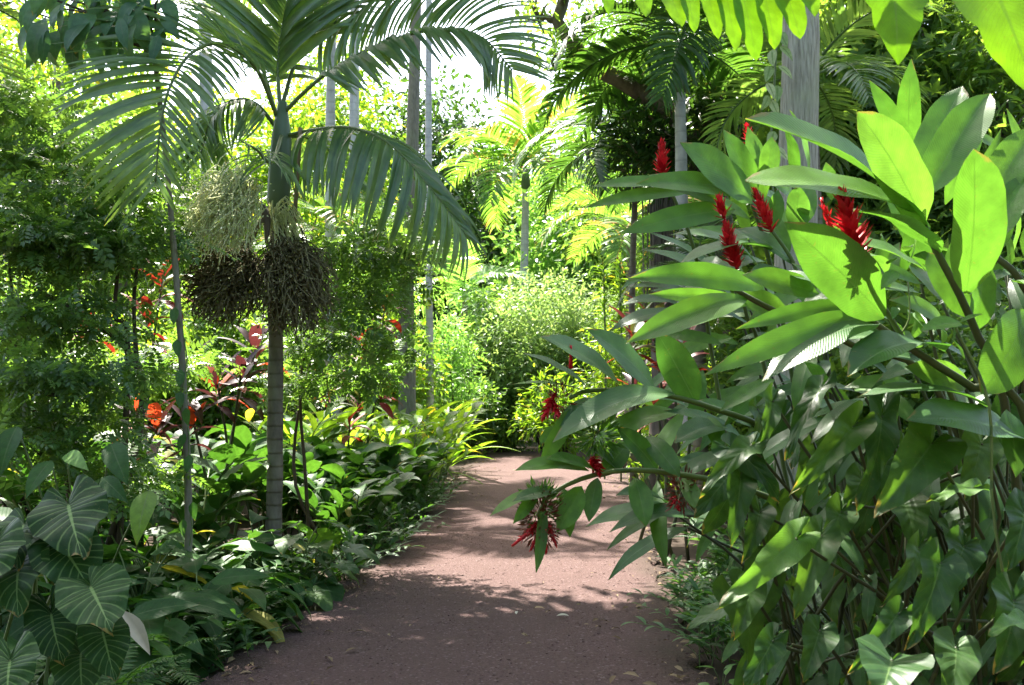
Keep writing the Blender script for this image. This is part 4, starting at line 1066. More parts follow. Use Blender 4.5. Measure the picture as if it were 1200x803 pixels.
hero(t, MAT['spathe'], (142, 715, 4.4), (176, 768, 4.3), 20, (.5, -.8, .4), .3, 'lance', .5)
t = thing('sun_fleck_plant', 'plant at the left with one leaf coloured yellow green to paint a sun fleck', 'plant', (X(100, 6.3), 6.3, 0))
Bs = Batch()
for (b, t_, w, m) in [((78, 532, 6.2), (104, 552, 6.0), 18, 'lime'), ((60, 540, 6.2), (30, 585, 6.0), 44, 'spath'), ((130, 520, 6.2), (150, 570, 6.0), 36, 'spath'), ((175, 575, 5.6), (160, 640, 5.4), 26, 'bright'), ((120, 560, 6.0), (150, 590, 5.9), 30, 'spath'), ((20, 500, 6.3), (0, 560, 6.1), 45, 'spath')]:  # the lime leaf has its sun fleck put into the colour
    pb, pt = hero(t, MAT[m], b, t_, w, (0, -.8, .6), .6, 'ovate')
    Bs.tube(spline([(X(100, 6.3), 6.3, 0), Lr(np.array((X(100, 6.3), 6.35, .2)), pb, .6), pb], 7), .006, 4, rng.random())
Bs.build('stem', MAT['stem'], t)

# ------------------------------------------------------------------ right side: red gingers
bract_me = (lambda T: mesh_from('bract', T['V'], T['F'], MAT['bract'], T['U']))(leaf_tpl('ovate', .46, 4, 1, .5, -.5))
def spike(parent, b, t_, n=34, ll=.05, openness=.6, w=.012):
    """a flower spike: b = lower end, t_ = tip (photo x, y, distance)"""
    pb, pt = P(*b), P(*t_); ax = nrm(pt - pb); L = np.linalg.norm(pt - pb)
    B = Batch(); B.tube(spline([pb, Lr(pb, pt, .5), pt], 6), np.linspace(.008, .004, 6), 6, .5)
    f = B.build('flower_spike', MAT['bract'], parent)
    x = nrm(np.cross(ax, (.3, 1, .2))); y = np.cross(ax, x)
    n = int(n * 1.5)
    for i in range(n):
        k = i / (n - 1); az = i * 2.399
        r = x * math.cos(az) + y * math.sin(az)
        sz = 1.12 * ll * np.interp(k, [0, .15, .7, 1], [.8, 1.05, .85, .55]) * rng.uniform(.85, 1.15)
        d = r * Lr(openness + .3, .3, k) + ax * Lr(.55, 1.0, k) + rng.normal(size=3) * .1
        put('bract', bract_me, f, mat4(pb + ax * L * k * .93, d, ax * 1.0 - r * .2, sz))
def stem(parent, pts, r0=.014, r1=.008, mat='stem', name='stem'):
    B = Batch(); c = spline([P(*q) if len(q) == 3 and q[1] > 30 or q[1] < -30 else q for q in pts], 18)
    B.tube(c, np.linspace(r0, r1, 18), 8, rng.random()); B.build(name, MAT[mat], parent)
def ground(px, Y): 
    p = P(px, 600, Y); return (p[0], Y, -.02)
def gstem(parent, foot, pts, r0=.015, r1=.009, mat='stem'):
    """stem rising from the soil (foot = x, distance) through photo points"""
    B = Batch(); c = spline([np.array((foot[0], foot[1], -.03))] + [P(*q) for q in pts], 22)
    B.tube(c, np.linspace(r0, r1, 22), 8, rng.random()); B.build('stem', MAT[mat], parent)

UPF, FAC, SIDE = (0, -.45, 1), (0, -1, .25), (0, -.8, .65)
ga = thing('red_ginger', 'tall red ginger with broad upright leaves at the upper right of the photo', 'ginger', (1.75, 3.35, 0))
gstem(ga, (1.75, 3.35), [(1185, 520, 3.15), (1142, 385, 3.05), (1099, 297, 3.0), (1077, 255, 3.0), (1068, 220, 3.0)], .016, .008, 'stemdark')
gstem(ga, (1.95, 3.25), [(1240, 450, 3.1), (1199, 335, 3.0), (1160, 292, 3.0), (1150, 240, 3.0)], .015, .008, 'stemdark')
for a in [((1090, 268, 3.0), (873, 140, 2.85), 46, (.1, -.55, .85), .55), ((1083, 268, 2.98), (1005, 131, 2.8), 76, (.15, -1, .2), .4), ((1082, 232, 3.1), (1160, 110, 3.15), 48, (-.3, -.75, .3), .45),
          ((1072, 222, 3.15), (1128, 101, 3.2), 44, (-.5, -.8, .1), .3), ((1132, 345, 2.92), (1141, 174, 2.78), 62, (.1, -1, .15), .35), ((1072, 250, 2.95), (873, 212, 2.75), 36, (0, -.6, .8), .5),
          ((1152, 242, 3.05), (1218, 150, 3.05), 48, (-.3, -.8, .5), .5), ((1160, 285, 3.0), (1208, 205, 3.0), 40, (-.4, -.7, .5), .5), ((1101, 298, 3.0), (1000, 248, 2.85), 30, (0, -.25, 1), .6),
          ((1085, 318, 3.05), (995, 283, 3.0), 34, (0, -.5, .9), .4), ((1132, 372, 3.05), (1088, 296, 3.1), 46, (0, -1, .3), .3), ((1143, 388, 3.05), (1152, 300, 3.1), 34, (.4, -.8, .3), .3),
          ((1205, 365, 2.95), (1150, 462, 2.8), 58, (.2, -.9, .3), .5), ((1200, 300, 3.0), (1255, 230, 3.0), 46, (-.3, -.7, .5), .5), ((1185, 330, 2.95), (1235, 360, 2.8), 46, (.2, -.7, .8), .7),
          ((1078, 262, 3.05), (1050, 205, 3.15), 30, (.3, -.8, .2), .3), ((1110, 320, 3.05), (1175, 250, 3.1), 40, (-.3, -.9, .2), .4), ((1160, 300, 3.1), (1170, 215, 3.2), 44, (-.2, -1, .2), .4), ((1130, 420, 2.95), (1090, 378, 2.9), 26, (0, -.5, 1), .6)]:
    hero(ga, MAT['ginger'], a[0], a[1], a[2], a[3], a[4], 'gingerbroad', rng.uniform(.08, .26), wave=.03)
spike(ga, (1008, 308, 2.8), (985, 224, 2.8), 44, .062, .95)
spike(ga, (985, 300, 2.85), (962, 232, 2.9), 18, .035, .5)
gstem(ga, (1.6, 3.4), [(1130, 520, 3.2), (1060, 400, 2.95), (1020, 335, 2.85), (1008, 308, 2.8)], .011, .006)

gb = thing('red_ginger', 'red ginger arching left with long drooping leaves across the middle right', 'ginger', (1.9, 3.05, 0))
gstem(gb, (1.9, 3.05), [(1210, 510, 2.95), (1140, 455, 2.9), (1090, 423, 2.88), (1040, 390, 2.86), (1003, 362, 2.85), (975, 340, 2.85)], .015, .008, 'stemdark')
gstem(gb, (1.7, 3.3), [(1120, 500, 3.2), (990, 400, 3.1), (930, 375, 3.05), (880, 350, 3.0), (855, 335, 3.0)], .013, .007, 'stemdark')
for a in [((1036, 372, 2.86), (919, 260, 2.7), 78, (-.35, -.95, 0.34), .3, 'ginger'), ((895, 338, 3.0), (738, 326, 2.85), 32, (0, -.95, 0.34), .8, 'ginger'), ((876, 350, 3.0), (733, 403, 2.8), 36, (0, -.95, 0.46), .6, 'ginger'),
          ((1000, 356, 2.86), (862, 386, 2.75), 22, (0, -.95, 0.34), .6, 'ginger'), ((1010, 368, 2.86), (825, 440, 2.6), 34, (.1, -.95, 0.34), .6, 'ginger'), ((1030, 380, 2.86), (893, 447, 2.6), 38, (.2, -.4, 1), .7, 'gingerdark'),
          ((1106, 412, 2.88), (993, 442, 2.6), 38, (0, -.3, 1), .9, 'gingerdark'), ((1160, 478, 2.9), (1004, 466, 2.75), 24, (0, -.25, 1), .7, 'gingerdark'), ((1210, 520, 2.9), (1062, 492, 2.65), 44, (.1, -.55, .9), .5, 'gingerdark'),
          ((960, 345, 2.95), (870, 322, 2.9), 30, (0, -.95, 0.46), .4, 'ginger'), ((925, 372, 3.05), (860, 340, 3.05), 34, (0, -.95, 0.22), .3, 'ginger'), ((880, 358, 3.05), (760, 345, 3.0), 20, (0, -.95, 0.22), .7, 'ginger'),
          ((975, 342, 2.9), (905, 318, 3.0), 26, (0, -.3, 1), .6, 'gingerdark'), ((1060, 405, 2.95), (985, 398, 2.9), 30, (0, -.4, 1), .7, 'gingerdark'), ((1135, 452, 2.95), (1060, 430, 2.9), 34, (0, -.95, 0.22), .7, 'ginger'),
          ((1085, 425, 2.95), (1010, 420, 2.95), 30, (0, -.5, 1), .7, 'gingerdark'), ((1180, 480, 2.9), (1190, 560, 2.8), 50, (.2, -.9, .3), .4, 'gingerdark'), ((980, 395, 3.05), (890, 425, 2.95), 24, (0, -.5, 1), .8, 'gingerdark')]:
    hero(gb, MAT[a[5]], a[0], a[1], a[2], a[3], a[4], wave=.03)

gc = thing('red_ginger', 'red ginger clump before the grey trunk, with four upright red flower spikes', 'ginger', (1.55, 4.3, 0))
gstem(gc, (1.5, 4.2), [(960, 450, 4.15), (940, 345, 4.1), (928, 305, 4.1), (903, 268, 4.1)], .012, .007)
gstem(gc, (1.45, 4.4), [(930, 450, 4.4), (900, 300, 4.3), (880, 235, 4.25)], .013, .008)
gstem(gc, (1.35, 4.2), [(900, 450, 4.2), (875, 370, 4.1), (866, 316, 4.05)], .011, .007)
gstem(gc, (1.2, 4.6), [(840, 450, 4.6), (815, 300, 4.5), (790, 232, 4.45), (777, 208, 4.4)], .011, .006)
for a in [((882, 238, 4.2), (797, 167, 4.05), 38, (.1, -.95, 0.46), .35, 'ginger'), ((886, 232, 4.25), (847, 151, 4.2), 26, (.4, -.95, 0.34), .3, 'ginger'), ((897, 232, 4.3), (876, 148, 4.35), 24, (0, -.95, 0.34), .3, 'ginger'),
          ((876, 229, 4.2), (745, 216, 4.0), 26, (0, -.95, 0.46), .6, 'ginger'), ((805, 218, 4.3), (693, 219, 4.1), 14, (0, -.95, 0.46), .5, 'ginger'), ((806, 226, 4.3), (685, 244, 4.1), 16, (0, -.95, 0.34), .6, 'ginger'),
          ((862, 246, 4.2), (725, 274, 3.95), 30, (0, -.95, 0.22), .55, 'ginger'), ((845, 238, 4.15), (760, 205, 4.1), 22, (0, -.95, 0.46), .4, 'ginger'), ((897, 218, 4.25), (905, 160, 4.25), 30, (0, -.95, 0.46), .4, 'ginger'), ((903, 270, 4.15), (912, 222, 4.15), 24, (.2, -.95, 0.34), .4, 'ginger'),
          ((905, 292, 4.1), (794, 313, 3.9), 22, (0, -.25, 1), .8, 'gingerdark'), ((930, 272, 4.3), (936, 218, 4.1), 42, (0, -.7, .8), .3, 'gingerdark'), ((945, 262, 4.2), (940, 205, 4.3), 28, (0, -.95, 0.34), .3, 'ginger'), ((975, 235, 4.3), (968, 190, 4.3), 26, (0, -.95, 0.34), .3, 'ginger'),
          ((930, 310, 4.1), (860, 268, 4.2), 26, (0, -.5, .9), .6, 'gingerdark'), ((935, 325, 4.1), (880, 318, 3.95), 22, (0, -.4, 1), .7, 'gingerdark'), ((870, 320, 4.1), (800, 350, 3.95), 24, (0, -.5, 1), .8, 'gingerdark'), ((840, 300, 4.5), (815, 345, 4.3), 30, (-.3, -.9, .4), .4, 'gingerdark'),
          ((865, 300, 4.4), (835, 350, 4.3), 30, (-.3, -.9, .4), .4, 'gingerdark'), ((955, 290, 4.2), (1010, 262, 4.1), 28, (0, -.95, 0.22), .5, 'ginger'), ((965, 320, 4.2), (1030, 310, 4.1), 26, (0, -.95, 0.46), .6, 'ginger'), ((900, 250, 4.3), (925, 300, 4.2), 22, (0, -.95, 0.22), .5, 'ginger')]:
    hero(gc, MAT[a[5]], a[0], a[1], a[2], a[3], a[4], wave=.02)
spike(gc, (905, 272, 4.1), (884, 222, 4.1), 34, .055, .45)
spike(gc, (864, 316, 4.0), (850, 262, 4.0), 44, .06, .5); spike(gc, (849, 256, 4.0), (842, 232, 4.0), 16, .05, .4)
spike(gc, (776, 206, 4.4), (776, 166, 4.4), 36, .052, .55)
spike(gc, (880, 170, 4.4), (875, 147, 4.4), 16, .04, .5)

gd = thing('red_ginger', 'red ginger stem bending low over the path with blue green leaves and hanging flowers', 'ginger', (1.45, 3.75, 0))
gstem(gd, (1.45, 3.75), [(985, 640, 3.75), (915, 590, 3.7), (847, 566, 3.6), (789, 555, 3.55), (735, 551, 3.5), (685, 560, 3.45), (645, 580, 3.4), (630, 605, 3.4)], .014, .007)
gstem(gd, (1.4, 3.9), [(960, 570, 3.9), (900, 505, 3.8), (840, 480, 3.7), (789, 465, 3.65), (735, 458, 3.6), (690, 458, 3.55), (668, 466, 3.5)], .014, .007)
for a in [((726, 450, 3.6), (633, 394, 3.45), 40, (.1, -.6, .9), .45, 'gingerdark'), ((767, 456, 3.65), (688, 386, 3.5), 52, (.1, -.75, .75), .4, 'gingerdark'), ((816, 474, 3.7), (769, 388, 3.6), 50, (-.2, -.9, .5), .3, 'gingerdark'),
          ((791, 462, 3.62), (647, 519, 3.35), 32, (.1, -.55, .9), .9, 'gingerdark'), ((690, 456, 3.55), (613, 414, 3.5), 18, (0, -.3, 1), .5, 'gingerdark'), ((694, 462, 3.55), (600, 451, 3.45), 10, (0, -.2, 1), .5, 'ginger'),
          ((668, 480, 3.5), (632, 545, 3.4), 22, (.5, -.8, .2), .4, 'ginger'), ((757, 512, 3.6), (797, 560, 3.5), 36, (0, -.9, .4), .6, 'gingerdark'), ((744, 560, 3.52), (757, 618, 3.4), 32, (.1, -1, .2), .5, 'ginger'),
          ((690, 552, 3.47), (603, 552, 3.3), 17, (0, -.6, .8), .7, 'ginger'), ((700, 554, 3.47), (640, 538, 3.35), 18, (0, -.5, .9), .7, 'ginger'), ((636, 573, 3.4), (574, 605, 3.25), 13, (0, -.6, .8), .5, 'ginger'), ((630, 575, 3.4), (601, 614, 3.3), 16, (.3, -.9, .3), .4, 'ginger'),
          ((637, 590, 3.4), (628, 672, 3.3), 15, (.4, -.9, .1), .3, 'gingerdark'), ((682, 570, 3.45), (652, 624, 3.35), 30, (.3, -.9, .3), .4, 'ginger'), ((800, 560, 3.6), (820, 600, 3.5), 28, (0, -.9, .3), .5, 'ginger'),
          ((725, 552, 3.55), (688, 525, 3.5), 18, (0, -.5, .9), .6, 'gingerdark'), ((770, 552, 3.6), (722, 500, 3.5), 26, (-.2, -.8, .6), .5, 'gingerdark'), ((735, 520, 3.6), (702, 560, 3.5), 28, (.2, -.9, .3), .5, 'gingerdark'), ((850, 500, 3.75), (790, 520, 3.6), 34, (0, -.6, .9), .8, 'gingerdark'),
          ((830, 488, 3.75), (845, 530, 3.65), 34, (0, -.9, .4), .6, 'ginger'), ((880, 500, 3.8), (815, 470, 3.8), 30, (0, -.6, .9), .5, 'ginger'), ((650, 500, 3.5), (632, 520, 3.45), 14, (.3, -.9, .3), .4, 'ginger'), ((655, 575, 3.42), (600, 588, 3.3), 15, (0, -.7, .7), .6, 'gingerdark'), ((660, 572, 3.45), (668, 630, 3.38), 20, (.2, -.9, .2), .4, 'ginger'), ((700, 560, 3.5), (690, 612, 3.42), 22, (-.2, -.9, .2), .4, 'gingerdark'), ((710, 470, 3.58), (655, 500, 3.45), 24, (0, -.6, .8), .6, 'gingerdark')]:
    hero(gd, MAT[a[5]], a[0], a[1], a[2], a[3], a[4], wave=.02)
spike(gd, (650, 462, 3.5), (636, 492, 3.45), 20, .034, .6); spike(gd, (648, 470, 3.5), (654, 488, 3.48), 14, .032, .6)
spike(gd, (694, 536, 3.5), (702, 556, 3.45), 26, .034, .9)
spike(gd, (788, 582, 3.6), (796, 598, 3.55), 12, .026, .7)
spike(gd, (669, 432, 3.5), (669, 405, 3.5), 6, .024, .25)
def bulbils(parent, c, r, mat, n=90, ls=.045, T=None, name='bulbil_cluster'):
    B = Batch(); c = P(*c)
    d = nrm(rng.normal(size=(n, 3)))
    pos = c + d * np.asarray(r) * rng.uniform(.4, 1, (n, 1))
    B.tpl(T or S_NARROW, (orient(d + (0, 0, .2), rng.normal(size=(n, 3))), pos), rng.uniform(.7, 1.2, n) * ls)
    return B.build(name, MAT[mat], parent)
bulbils(gd, (700, 508, 3.52), (.075, .06, .06), 'grass', 240, .05)
bulbils(gd, (634, 606, 3.4), (.07, .06, .1), 'bud', 480, .03); bulbils(gd, (632, 590, 3.4), (.06, .05, .07), 'grass', 150, .035); bulbils(gd, (655, 470, 3.52), (.04, .04, .06), 'bud', 120, .03); bulbils(gd, (800, 575, 3.6), (.06, .05, .07), 'bud', 200, .035)
for q in [((630, 612), (612, 632)), ((632, 614), (600, 640)), ((635, 615), (622, 645)), ((638, 614), (640, 648)), ((642, 612), (652, 640))]:
    spike(gd, (*q[0], 3.38), (*q[1], 3.34), 14, .022, .8)

# arrow-leaved plants below the gingers
ar = thing('arrow_leaved_plant', 'large plant of hanging arrow-shaped leaves on long stalks in the bottom right', 'plant', (1.55, 3.4, 0))
Bs = Batch()
for (b, t_, w, n, m) in [((1092, 520, 2.75), (1026, 606, 2.6), 76, (.1, -.9, .5), 'anth'), ((1000, 500, 2.9), (926, 580, 2.75), 44, (.4, -.7, .7), 'anth'), ((1033, 488, 3.0), (1002, 605, 2.9), 42, (.2, -1, .2), 'anth'), ((962, 455, 3.1), (920, 542, 2.95), 30, (-.5, -.8, .4), 'anth'),
                      ((880, 522, 3.1), (820, 582, 2.95), 32, (.3, -.5, .9), 'anth'), ((868, 560, 3.1), (856, 642, 3.0), 38, (0, -1, .1), 'anth'), ((932, 632, 2.75), (840, 714, 2.55), 46, (.4, -.8, .5), 'ginger'), ((962, 628, 2.9), (930, 728, 2.8), 48, (-.1, -.9, .4), 'anth'),
                      ((1076, 642, 2.7), (1030, 712, 2.6), 32, (.5, -.7, .5), 'anth'), ((1102, 660, 2.55), (1062, 762, 2.45), 54, (0, -1, .2), 'anth'), ((1052, 720, 2.5), (992, 792, 2.4), 36, (.4, -.6, .7), 'anth'), ((1045, 775, 2.25), (1030, 826, 2.1), 96, (0, -.5, .9), 'anth'),
                      ((905, 752, 2.6), (868, 812, 2.5), 38, (.3, -.8, .5), 'anth'), ((1188, 705, 2.3), (1166, 790, 2.2), 66, (0, -.95, .3), 'anth'), ((1140, 572, 2.9), (1085, 590, 2.8), 20, (0, -.5, .9), 'ginger'), ((1205, 732, 2.2), (1157, 745, 2.1), 26, (0, -.4, 1), 'ginger'),
                      ((905, 470, 3.2), (890, 530, 3.1), 26, (.3, -.8, .4), 'anth'), ((985, 600, 3.0), (960, 660, 2.9), 40, (.2, -.8, .5), 'anth'), ((1130, 640, 2.8), (1100, 700, 2.7), 50, (.1, -.9, .3), 'anth'), ((1200, 600, 2.6), (1180, 670, 2.5), 50, (.1, -.9, .4), 'anth'),
                      ((1010, 560, 3.1), (985, 620, 3.0), 40, (0, -.9, .4), 'anth'), ((890, 600, 3.2), (870, 660, 3.1), 36, (.1, -.9, .3), 'anth'), ((1060, 590, 3.0), (1075, 650, 2.9), 50, (0, -.9, .4), 'anth'), ((960, 740, 2.8), (940, 800, 2.7), 46, (.1, -.8, .5), 'anth'),
                      ((1120, 760, 2.5), (1110, 830, 2.4), 60, (0, -.8, .5), 'anth'), ((880, 690, 3.1), (860, 750, 3.0), 40, (.1, -.9, .4), 'anth'), ((1150, 520, 3.1), (1130, 590, 3.0), 50, (0, -.9, .4), 'anth')]:
    pb, pt = hheart(ar, MAT[m], b, t_, w, n, rng.uniform(.3, .9), rng.uniform(.15, .5), rng.uniform(.22, .36), wave=.05)
    foot = np.array((1.55 + rng.normal() * .3, 3.55 + rng.normal() * .25, 0))
    Bs.tube(spline([foot, Lr(foot, pb, .55) + (.05, .1, .12), pb], 9), np.linspace(.009, .005, 9), 5, rng.random())
for i in range(7):                                        # bare stalks crossing behind the leaves
    a = P(rng.uniform(1060, 1200), rng.uniform(500, 760), 3.0 + rng.random() * .4); b = P(rng.uniform(900, 1060), rng.uniform(560, 780), 2.95 + rng.random() * .4)
    foot = np.array((1.7 + rng.normal() * .2, 3.5, 0))
    Bs.tube(spline([foot, a, b], 10), np.linspace(.008, .004, 10), 5, rng.random())
fillm = bank('fill', MAT['anth'], [heart_tpl(.42 + .1 * i, .24, 3, .14, .5 + .3 * i, .04, i, 1.0) for i in range(3)])
for i in range(56):                                        # leaves further inside the clump
    px, py = rng.uniform(845, 1210), rng.uniform(455, 800)
    if px < 840 + (py - 455) * .05: continue
    Y = rng.uniform(3.15, 3.75); p = P(px, py, Y)
    put('leaf', fillm[i % 3], ar, mat4(p, (rng.normal() * .5 - .2, rng.normal() * .4 - .3, -1), (rng.normal() * .5, -1, .45), rng.uniform(.13, .3)))
    foot = np.array((p[0] * .6 + .75, 3.7 + rng.normal() * .2, 0))
    Bs.tube(spline([foot, Lr(foot, p, .6) + (.04, .08, .1), p], 7), np.linspace(.007, .004, 7), 4, rng.random())
Bs.build('stem', MAT['stemdark'], ar)
for lb, x, y, s_ in (('low heart-leaved clump filling the shade below the arrow leaves, nearest the camera', 1.55, 3.15, .2), ('low heart-leaved clump below the arrow leaves, second from the camera', 1.95, 3.45, .22),
                    ('low heart-leaved clump below the arrow leaves, third from the camera', 1.35, 3.75, .2), ('low heart-leaved clump below the arrow leaves, farthest from the camera', 1.85, 4.0, .24)):
    rosette('heart_leaved_plant', lb, 'plant', (x, y, 0), 26, bank('arrow', MAT['anth'], T_HE), (.15, .75), s_, (-.3, -1.4), stem='stemdark')
arm = bank('arrow', MAT['anth'], T_HE)
for lb, x, y, s in (('arrow-leaved clump in shade behind the front one, close to the path', 1.75, 4.4, .28), ('arrow-leaved clump in the dark far right corner', 2.5, 3.9, .3), ('arrow-leaved clump under the ginger stems, right of the path bend', 1.65, 5.4, .24)):
    rosette('arrow_leaved_plant', lb, 'plant', (x, y, 0), 14, arm, (.4, 1.1), s, (-.4, -1.2))

def fill_leaves(parent, boxes, foot):
    B = Batch()
    for (x0, x1, y0, y1, Y0, Y1, n, dx, dz, size, mats) in boxes:
        for i in range(n):
            p = P(rng.uniform(x0, x1), rng.uniform(y0, y1), rng.uniform(Y0, Y1))
            d = np.array((dx + rng.normal() * .45, -.35 + rng.normal() * .35, dz + rng.normal() * .3))
            m = GIB[mats[int(rng.integers(len(mats)))]]
            up = .5 if m is GIB['g'] else 1.3
            put('leaf', m[i % 3], parent, mat4(p, d, (rng.normal() * .35, -.8, up), size * rng.uniform(.7, 1.25)))
            f = np.array((foot[0] + rng.normal() * .2, foot[1] + rng.normal() * .2, 0))
            if i % 5 == 0: B.tube(spline([f, Lr(f, p, .6) + (.05, .08, .12), p], 8), np.linspace(.01, .005, 8), 5, rng.random())
    B.build('stem', MAT['stemdark'], parent)
T_GS = [leaf_tpl('ginger', .19 + .025 * i, 10, 2, .18, .5 + .35 * i, .03, .04 * (i - 1), i) for i in range(3)]
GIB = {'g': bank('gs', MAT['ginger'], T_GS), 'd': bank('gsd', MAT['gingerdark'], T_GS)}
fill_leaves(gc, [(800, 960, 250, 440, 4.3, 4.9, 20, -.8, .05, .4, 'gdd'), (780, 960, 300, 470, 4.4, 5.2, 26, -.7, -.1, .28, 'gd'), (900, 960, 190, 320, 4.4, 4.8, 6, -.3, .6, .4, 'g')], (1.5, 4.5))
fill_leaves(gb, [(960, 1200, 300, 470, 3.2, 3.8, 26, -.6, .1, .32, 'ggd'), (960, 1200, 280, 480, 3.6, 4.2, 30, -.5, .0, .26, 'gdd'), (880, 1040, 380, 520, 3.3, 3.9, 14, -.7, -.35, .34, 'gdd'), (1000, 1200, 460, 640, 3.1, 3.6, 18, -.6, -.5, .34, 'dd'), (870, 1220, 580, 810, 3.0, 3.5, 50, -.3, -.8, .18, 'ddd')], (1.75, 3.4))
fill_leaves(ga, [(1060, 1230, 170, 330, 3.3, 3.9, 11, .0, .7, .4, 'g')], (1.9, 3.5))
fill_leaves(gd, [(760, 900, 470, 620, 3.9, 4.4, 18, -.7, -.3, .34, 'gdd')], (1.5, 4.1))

# thin climbing vine dangling through the ginger stems
t = thing('dangling_vine', 'thin vine with small bright leaves hanging through the ginger stems at the right', 'vine', tuple(P(1170, 760, 2.6)))
B = Batch(); B.tube(spline([P(1215, 780, 2.6), P(1180, 690, 2.62), P(1163, 590, 2.65), P(1158, 470, 2.68), P(1120, 385, 2.72)], 20), .004, 5, .6)
B.tube(spline([P(1064, 330, 2.8), P(1066, 370, 2.78), P(1056, 392, 2.78)], 8), .0025, 4, .6); B.build('stem', MAT['stem'], t)
for b, t_, w in (((1125, 378, 2.7), (1078, 388, 2.65), 20), ((1125, 378, 2.7), (1152, 368, 2.66), 14), ((1050, 318, 2.75), (1032, 340, 2.7), 16), ((1050, 360, 2.75), (1046, 375, 2.7), 10), ((1040, 310, 2.78), (1055, 302, 2.72), 8)):
    hero(t, MAT['ginger'], b, t_, w, (0, -.6, .8), .4, 'ovate')

# undergrowth along the right edge of the path
grm = bank('seedling', MAT['gingerdark'], [leaf_tpl('lance', .26, 5, 1, .2, .7), leaf_tpl('lance', .32, 5, 1, .2, .9)])
pr = []
def small_plant(lb, loc, g): return cane('small_leaved_plant', lb, 'plant', loc, [(rng.normal() * .2, rng.normal() * .2, rng.uniform(.1, .3)) for _ in range(10)], grm, .11, 9, g, pr=.003, start=.1, droop=.25)
bed('small-leaved dark plant edging the path on the right, {o} from the camera', edge_spots(4.3, 8.5, 20, .05, .5, 1), small_plant, pr, 'small dark plants at the right path edge', s=(.8, 1.4))
bed('small-leaved plant behind the right edge row, under the ginger, {o} from the camera', edge_spots(4.5, 9, 14, .55, 1.6, 1), small_plant, pr, 'small plants behind the right edge row', s=(1.3, 2.2))
pr = []
bed('bright leafy plant right of the path beyond the drooping ginger, {o} from the camera', edge_spots(8.8, 16, 11, .2, 1.3, 1), mk_cane(brm, .9, .3, 6, 8, .6), pr, 'leafy plants on the right beyond the drooping ginger')
pr = []
bed('dark broad-leaved clump in the right bed behind the gingers, {o} from the camera', edge_spots(5.5, 10, 12, 1.0, 3.2, 1), sp_plant, pr, 'broad-leaved clumps in the right bed', s=(1.2, 2.0))
sdm = bank('sd', MAT['seedling'], [leaf_tpl('ovate', .55, 4, 1, .12, .5)])
rosette('seedling', 'little light green seedling standing alone on the bare edge of the path, bottom right', 'seedling', (X(842, 5.2), 5.2, 0.02), 9, sdm, (.06, .16), .085, (.1, -.5), pr=.0025)
# slim straight stems behind (small dark-stemmed plants in the sunny gap)
for lb, px, Y, top in (('thin upright plant with short whorled leaves in the sunny gap, left one of three', 708, 19, 315), ('thin upright plant with short whorled leaves in the sunny gap, middle one of three', 727, 18.5, 305), ('thin upright plant with short whorled leaves in the sunny gap, right one of three', 741, 20, 330)):
    h = P(px, top, Y)[2]
    B = Batch(); base = np.array((X(px, Y), Y, 0)); t = thing('whorled_plant', lb, 'plant', tuple(base)); B.tube(spline([base, base + (.03, 0, h * .5), base + (0, 0, h)], 8), .02, 5, .4); B.build('stem', MAT['stem'], t)
    B = Batch(); n = 260; pos = base + np.stack([np.zeros(n), np.zeros(n), h * (.3 + .7 * rng.random(n))], 1); d = rng.normal(size=(n, 3)) * (1, 1, .3) + (0, 0, .3)
    B.tpl(LONG, (orient(d, np.tile((0, 0, 1.0), (n, 1)) + rng.normal(size=(n, 3)) * .2), pos), .22 * (.7 + .6 * rng.random(n))); B.build('foliage', MAT['bright'], t)

# variegated vine on the grey trunk
t = thing('variegated_vine', 'vine with pale variegated leaves hanging down the left side of the grey trunk', 'vine', tuple(P(908, 250, 7.5)))
B = Batch(); B.tube(spline([P(908, 260, 7.5), P(904, 170, 7.5), P(908, 90, 7.5), P(914, -20, 7.55)], 16), .008, 5, .5); B.build('stem', MAT['stem'], t)
vgm = bank('vg', MAT['variegated'], [leaf_tpl('ovate', .5, 5, 1, .2, .5), leaf_tpl('ovate', .42, 5, 1, .2, .8)])
for i, (px, py) in enumerate([(913, 45), (914, 62), (905, 66), (912, 85), (903, 85), (899, 105), (911, 108), (904, 125), (908, 162), (903, 140), (907, 20), (913, 5), (906, 180), (901, 120)]):
    put('leaf', vgm[i % 2], t, mat4(P(px, py - 8, 7.45), (rng.normal() * .5, -.3, -1), (rng.normal() * .4, -1, .3), .16))
t = thing('narrow_leaved_vine', 'vine with narrow grey green leaves on the lower part of the grey trunk', 'vine', tuple(P(912, 660, 7.4)))
B = Batch(); B.tube(spline([P(912, 680, 7.5), P(908, 560, 7.5), P(915, 450, 7.5)], 12), .008, 5, .5); B.build('stem', MAT['stem'], t)
for i in range(14): 
    px, py = 905 + rng.normal() * 12, 450 + 150 * i / 13
    put('leaf', grm[i % 2], t, mat4(P(px, py, 7.42), (rng.normal() * .7 - .3, -.3, -.8), (rng.normal() * .4, -1, .4), .28))

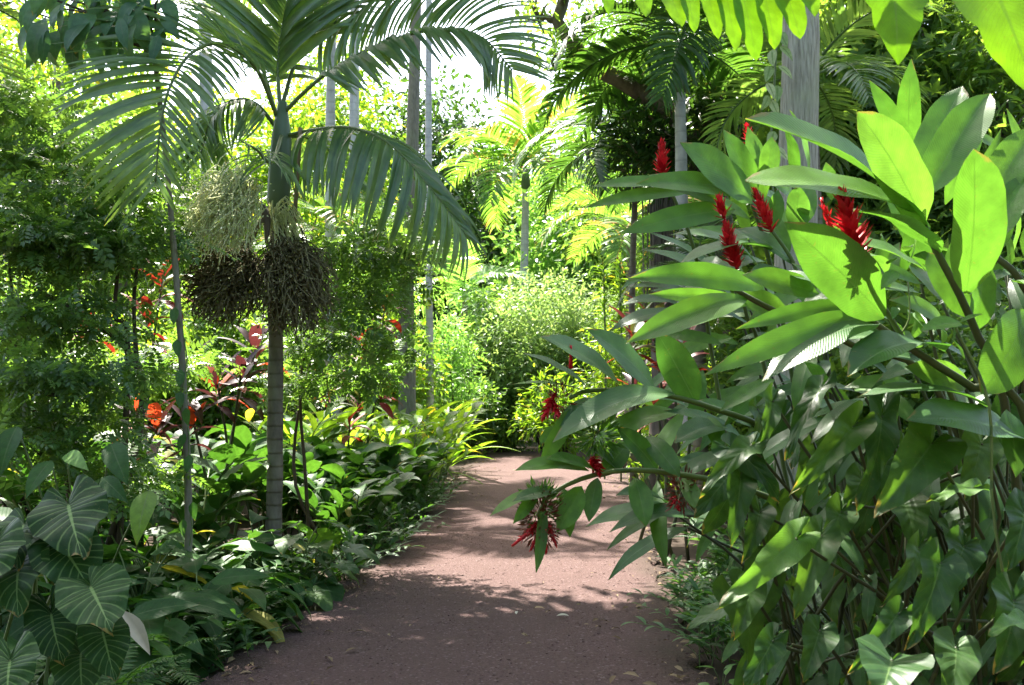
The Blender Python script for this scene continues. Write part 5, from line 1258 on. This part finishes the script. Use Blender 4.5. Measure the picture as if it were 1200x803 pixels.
# leaves hanging into the picture from above
t = thing('overhanging_tree', 'tree whose deeply cut light green leaf hangs into the top of the photo', 'tree', (2.7, 2.2, 0))
B = Batch(); c = spline([(2.7, 2.2, -.05), (2.65, 2.25, 1.6), (2.5, 2.4, 2.9), (1.9, 2.7, 3.4), (1.1, 2.75, 3.3)], 18); B.tube(c, np.linspace(.06, .018, 18), 9, .4, .04); B.build('trunk', MAT['darkbark'], t)
B = Batch(); c = spline([(1.1, 2.75, 3.3), P(960, -70, 2.6), P(860, -22, 2.55), P(690, -28, 2.5)], 14); B.tube(c, np.linspace(.012, .004, 14), 6, .5)
lf = B.build('leaf_rib', MAT['stem'], t)
for b, t_, w in [((705, -30), (714, 17), 16), ((745, -28), (757, 20), 20), ((775, -28), (799, 32), 22), ((800, -28), (814, 38), 18), ((822, -28), (842, 46), 18), ((845, -26), (862, 60), 22), ((865, -24), (886, 72), 24), ((890, -26), (908, 58), 24), ((910, -34), (938, 46), 26), ((930, -45), (955, 20), 24), ((860, -30), (840, 0), 40), ((735, -29), (730, 2), 18)]:
    hero(lf, MAT['banana'], (*b, 2.55), (*t_, 2.5), w * 1.15, (.3, -1, .2), .25, 'finger', .12, .04, name='leaflet')
t = thing('broad_leaved_tree', 'tree with huge translucent yellow green leaves hanging in at the top right corner', 'tree', (2.5, 2.6, 0))
B = Batch(); c = spline([(2.5, 2.6, -.05), (2.45, 2.6, 1.5), (2.3, 2.6, 2.6), (1.9, 2.6, 3.2), (1.0, 2.5, 3.3)], 18); B.tube(c, np.linspace(.07, .02, 18), 9, .4, .04); B.build('trunk', MAT['darkbark'], t)
for b, t_, w, n in [((1040, -75, 2.35), (1052, 76, 2.25), 78, (-.1, -1, .35)), ((1120, -95, 2.3), (1215, 118, 2.15), 112, (-.1, -1, .5)), ((1000, -100, 2.5), (960, -40, 2.4), 60, (0, -.5, 1))]:
    hero(t, MAT['banana'], b, t_, w, n, .4, 'torn', .2, .05, nl=22)

# fallen leaves one can pick out on the path
for lb, px, py, s, m in (('pale fallen leaf lying alone on the shaded path near the bottom centre', 652, 727, .09, 'spathe'), ('curled brown fallen leaf on the near path, left of the pale one', 548, 745, .07, 'litter'), ('small whitish fallen leaf by the sunlit patch of the path', 605, 725, .06, 'spathe'), ('yellow fallen leaf near the left edge of the path', 460, 655, .08, 'litter'), ('tan fallen leaf at the right side of the near path', 735, 710, .07, 'litter'), ('tan fallen leaf at the left bottom of the path', 405, 770, .08, 'litter')):
    T = leaf_tpl('lance', .4, 6, 1, .3, .8); p = G(px, py) + (0, 0, .03)
    o = put('fallen_leaf', mesh_from('fallen_leaf', T['V'], T['F'], MAT[m], T['U']), None, mat4(p, (rng.normal(), rng.normal(), .05), (rng.normal() * .15, rng.normal() * .15, 1), s), label=lb)
    o['category'] = 'leaf'
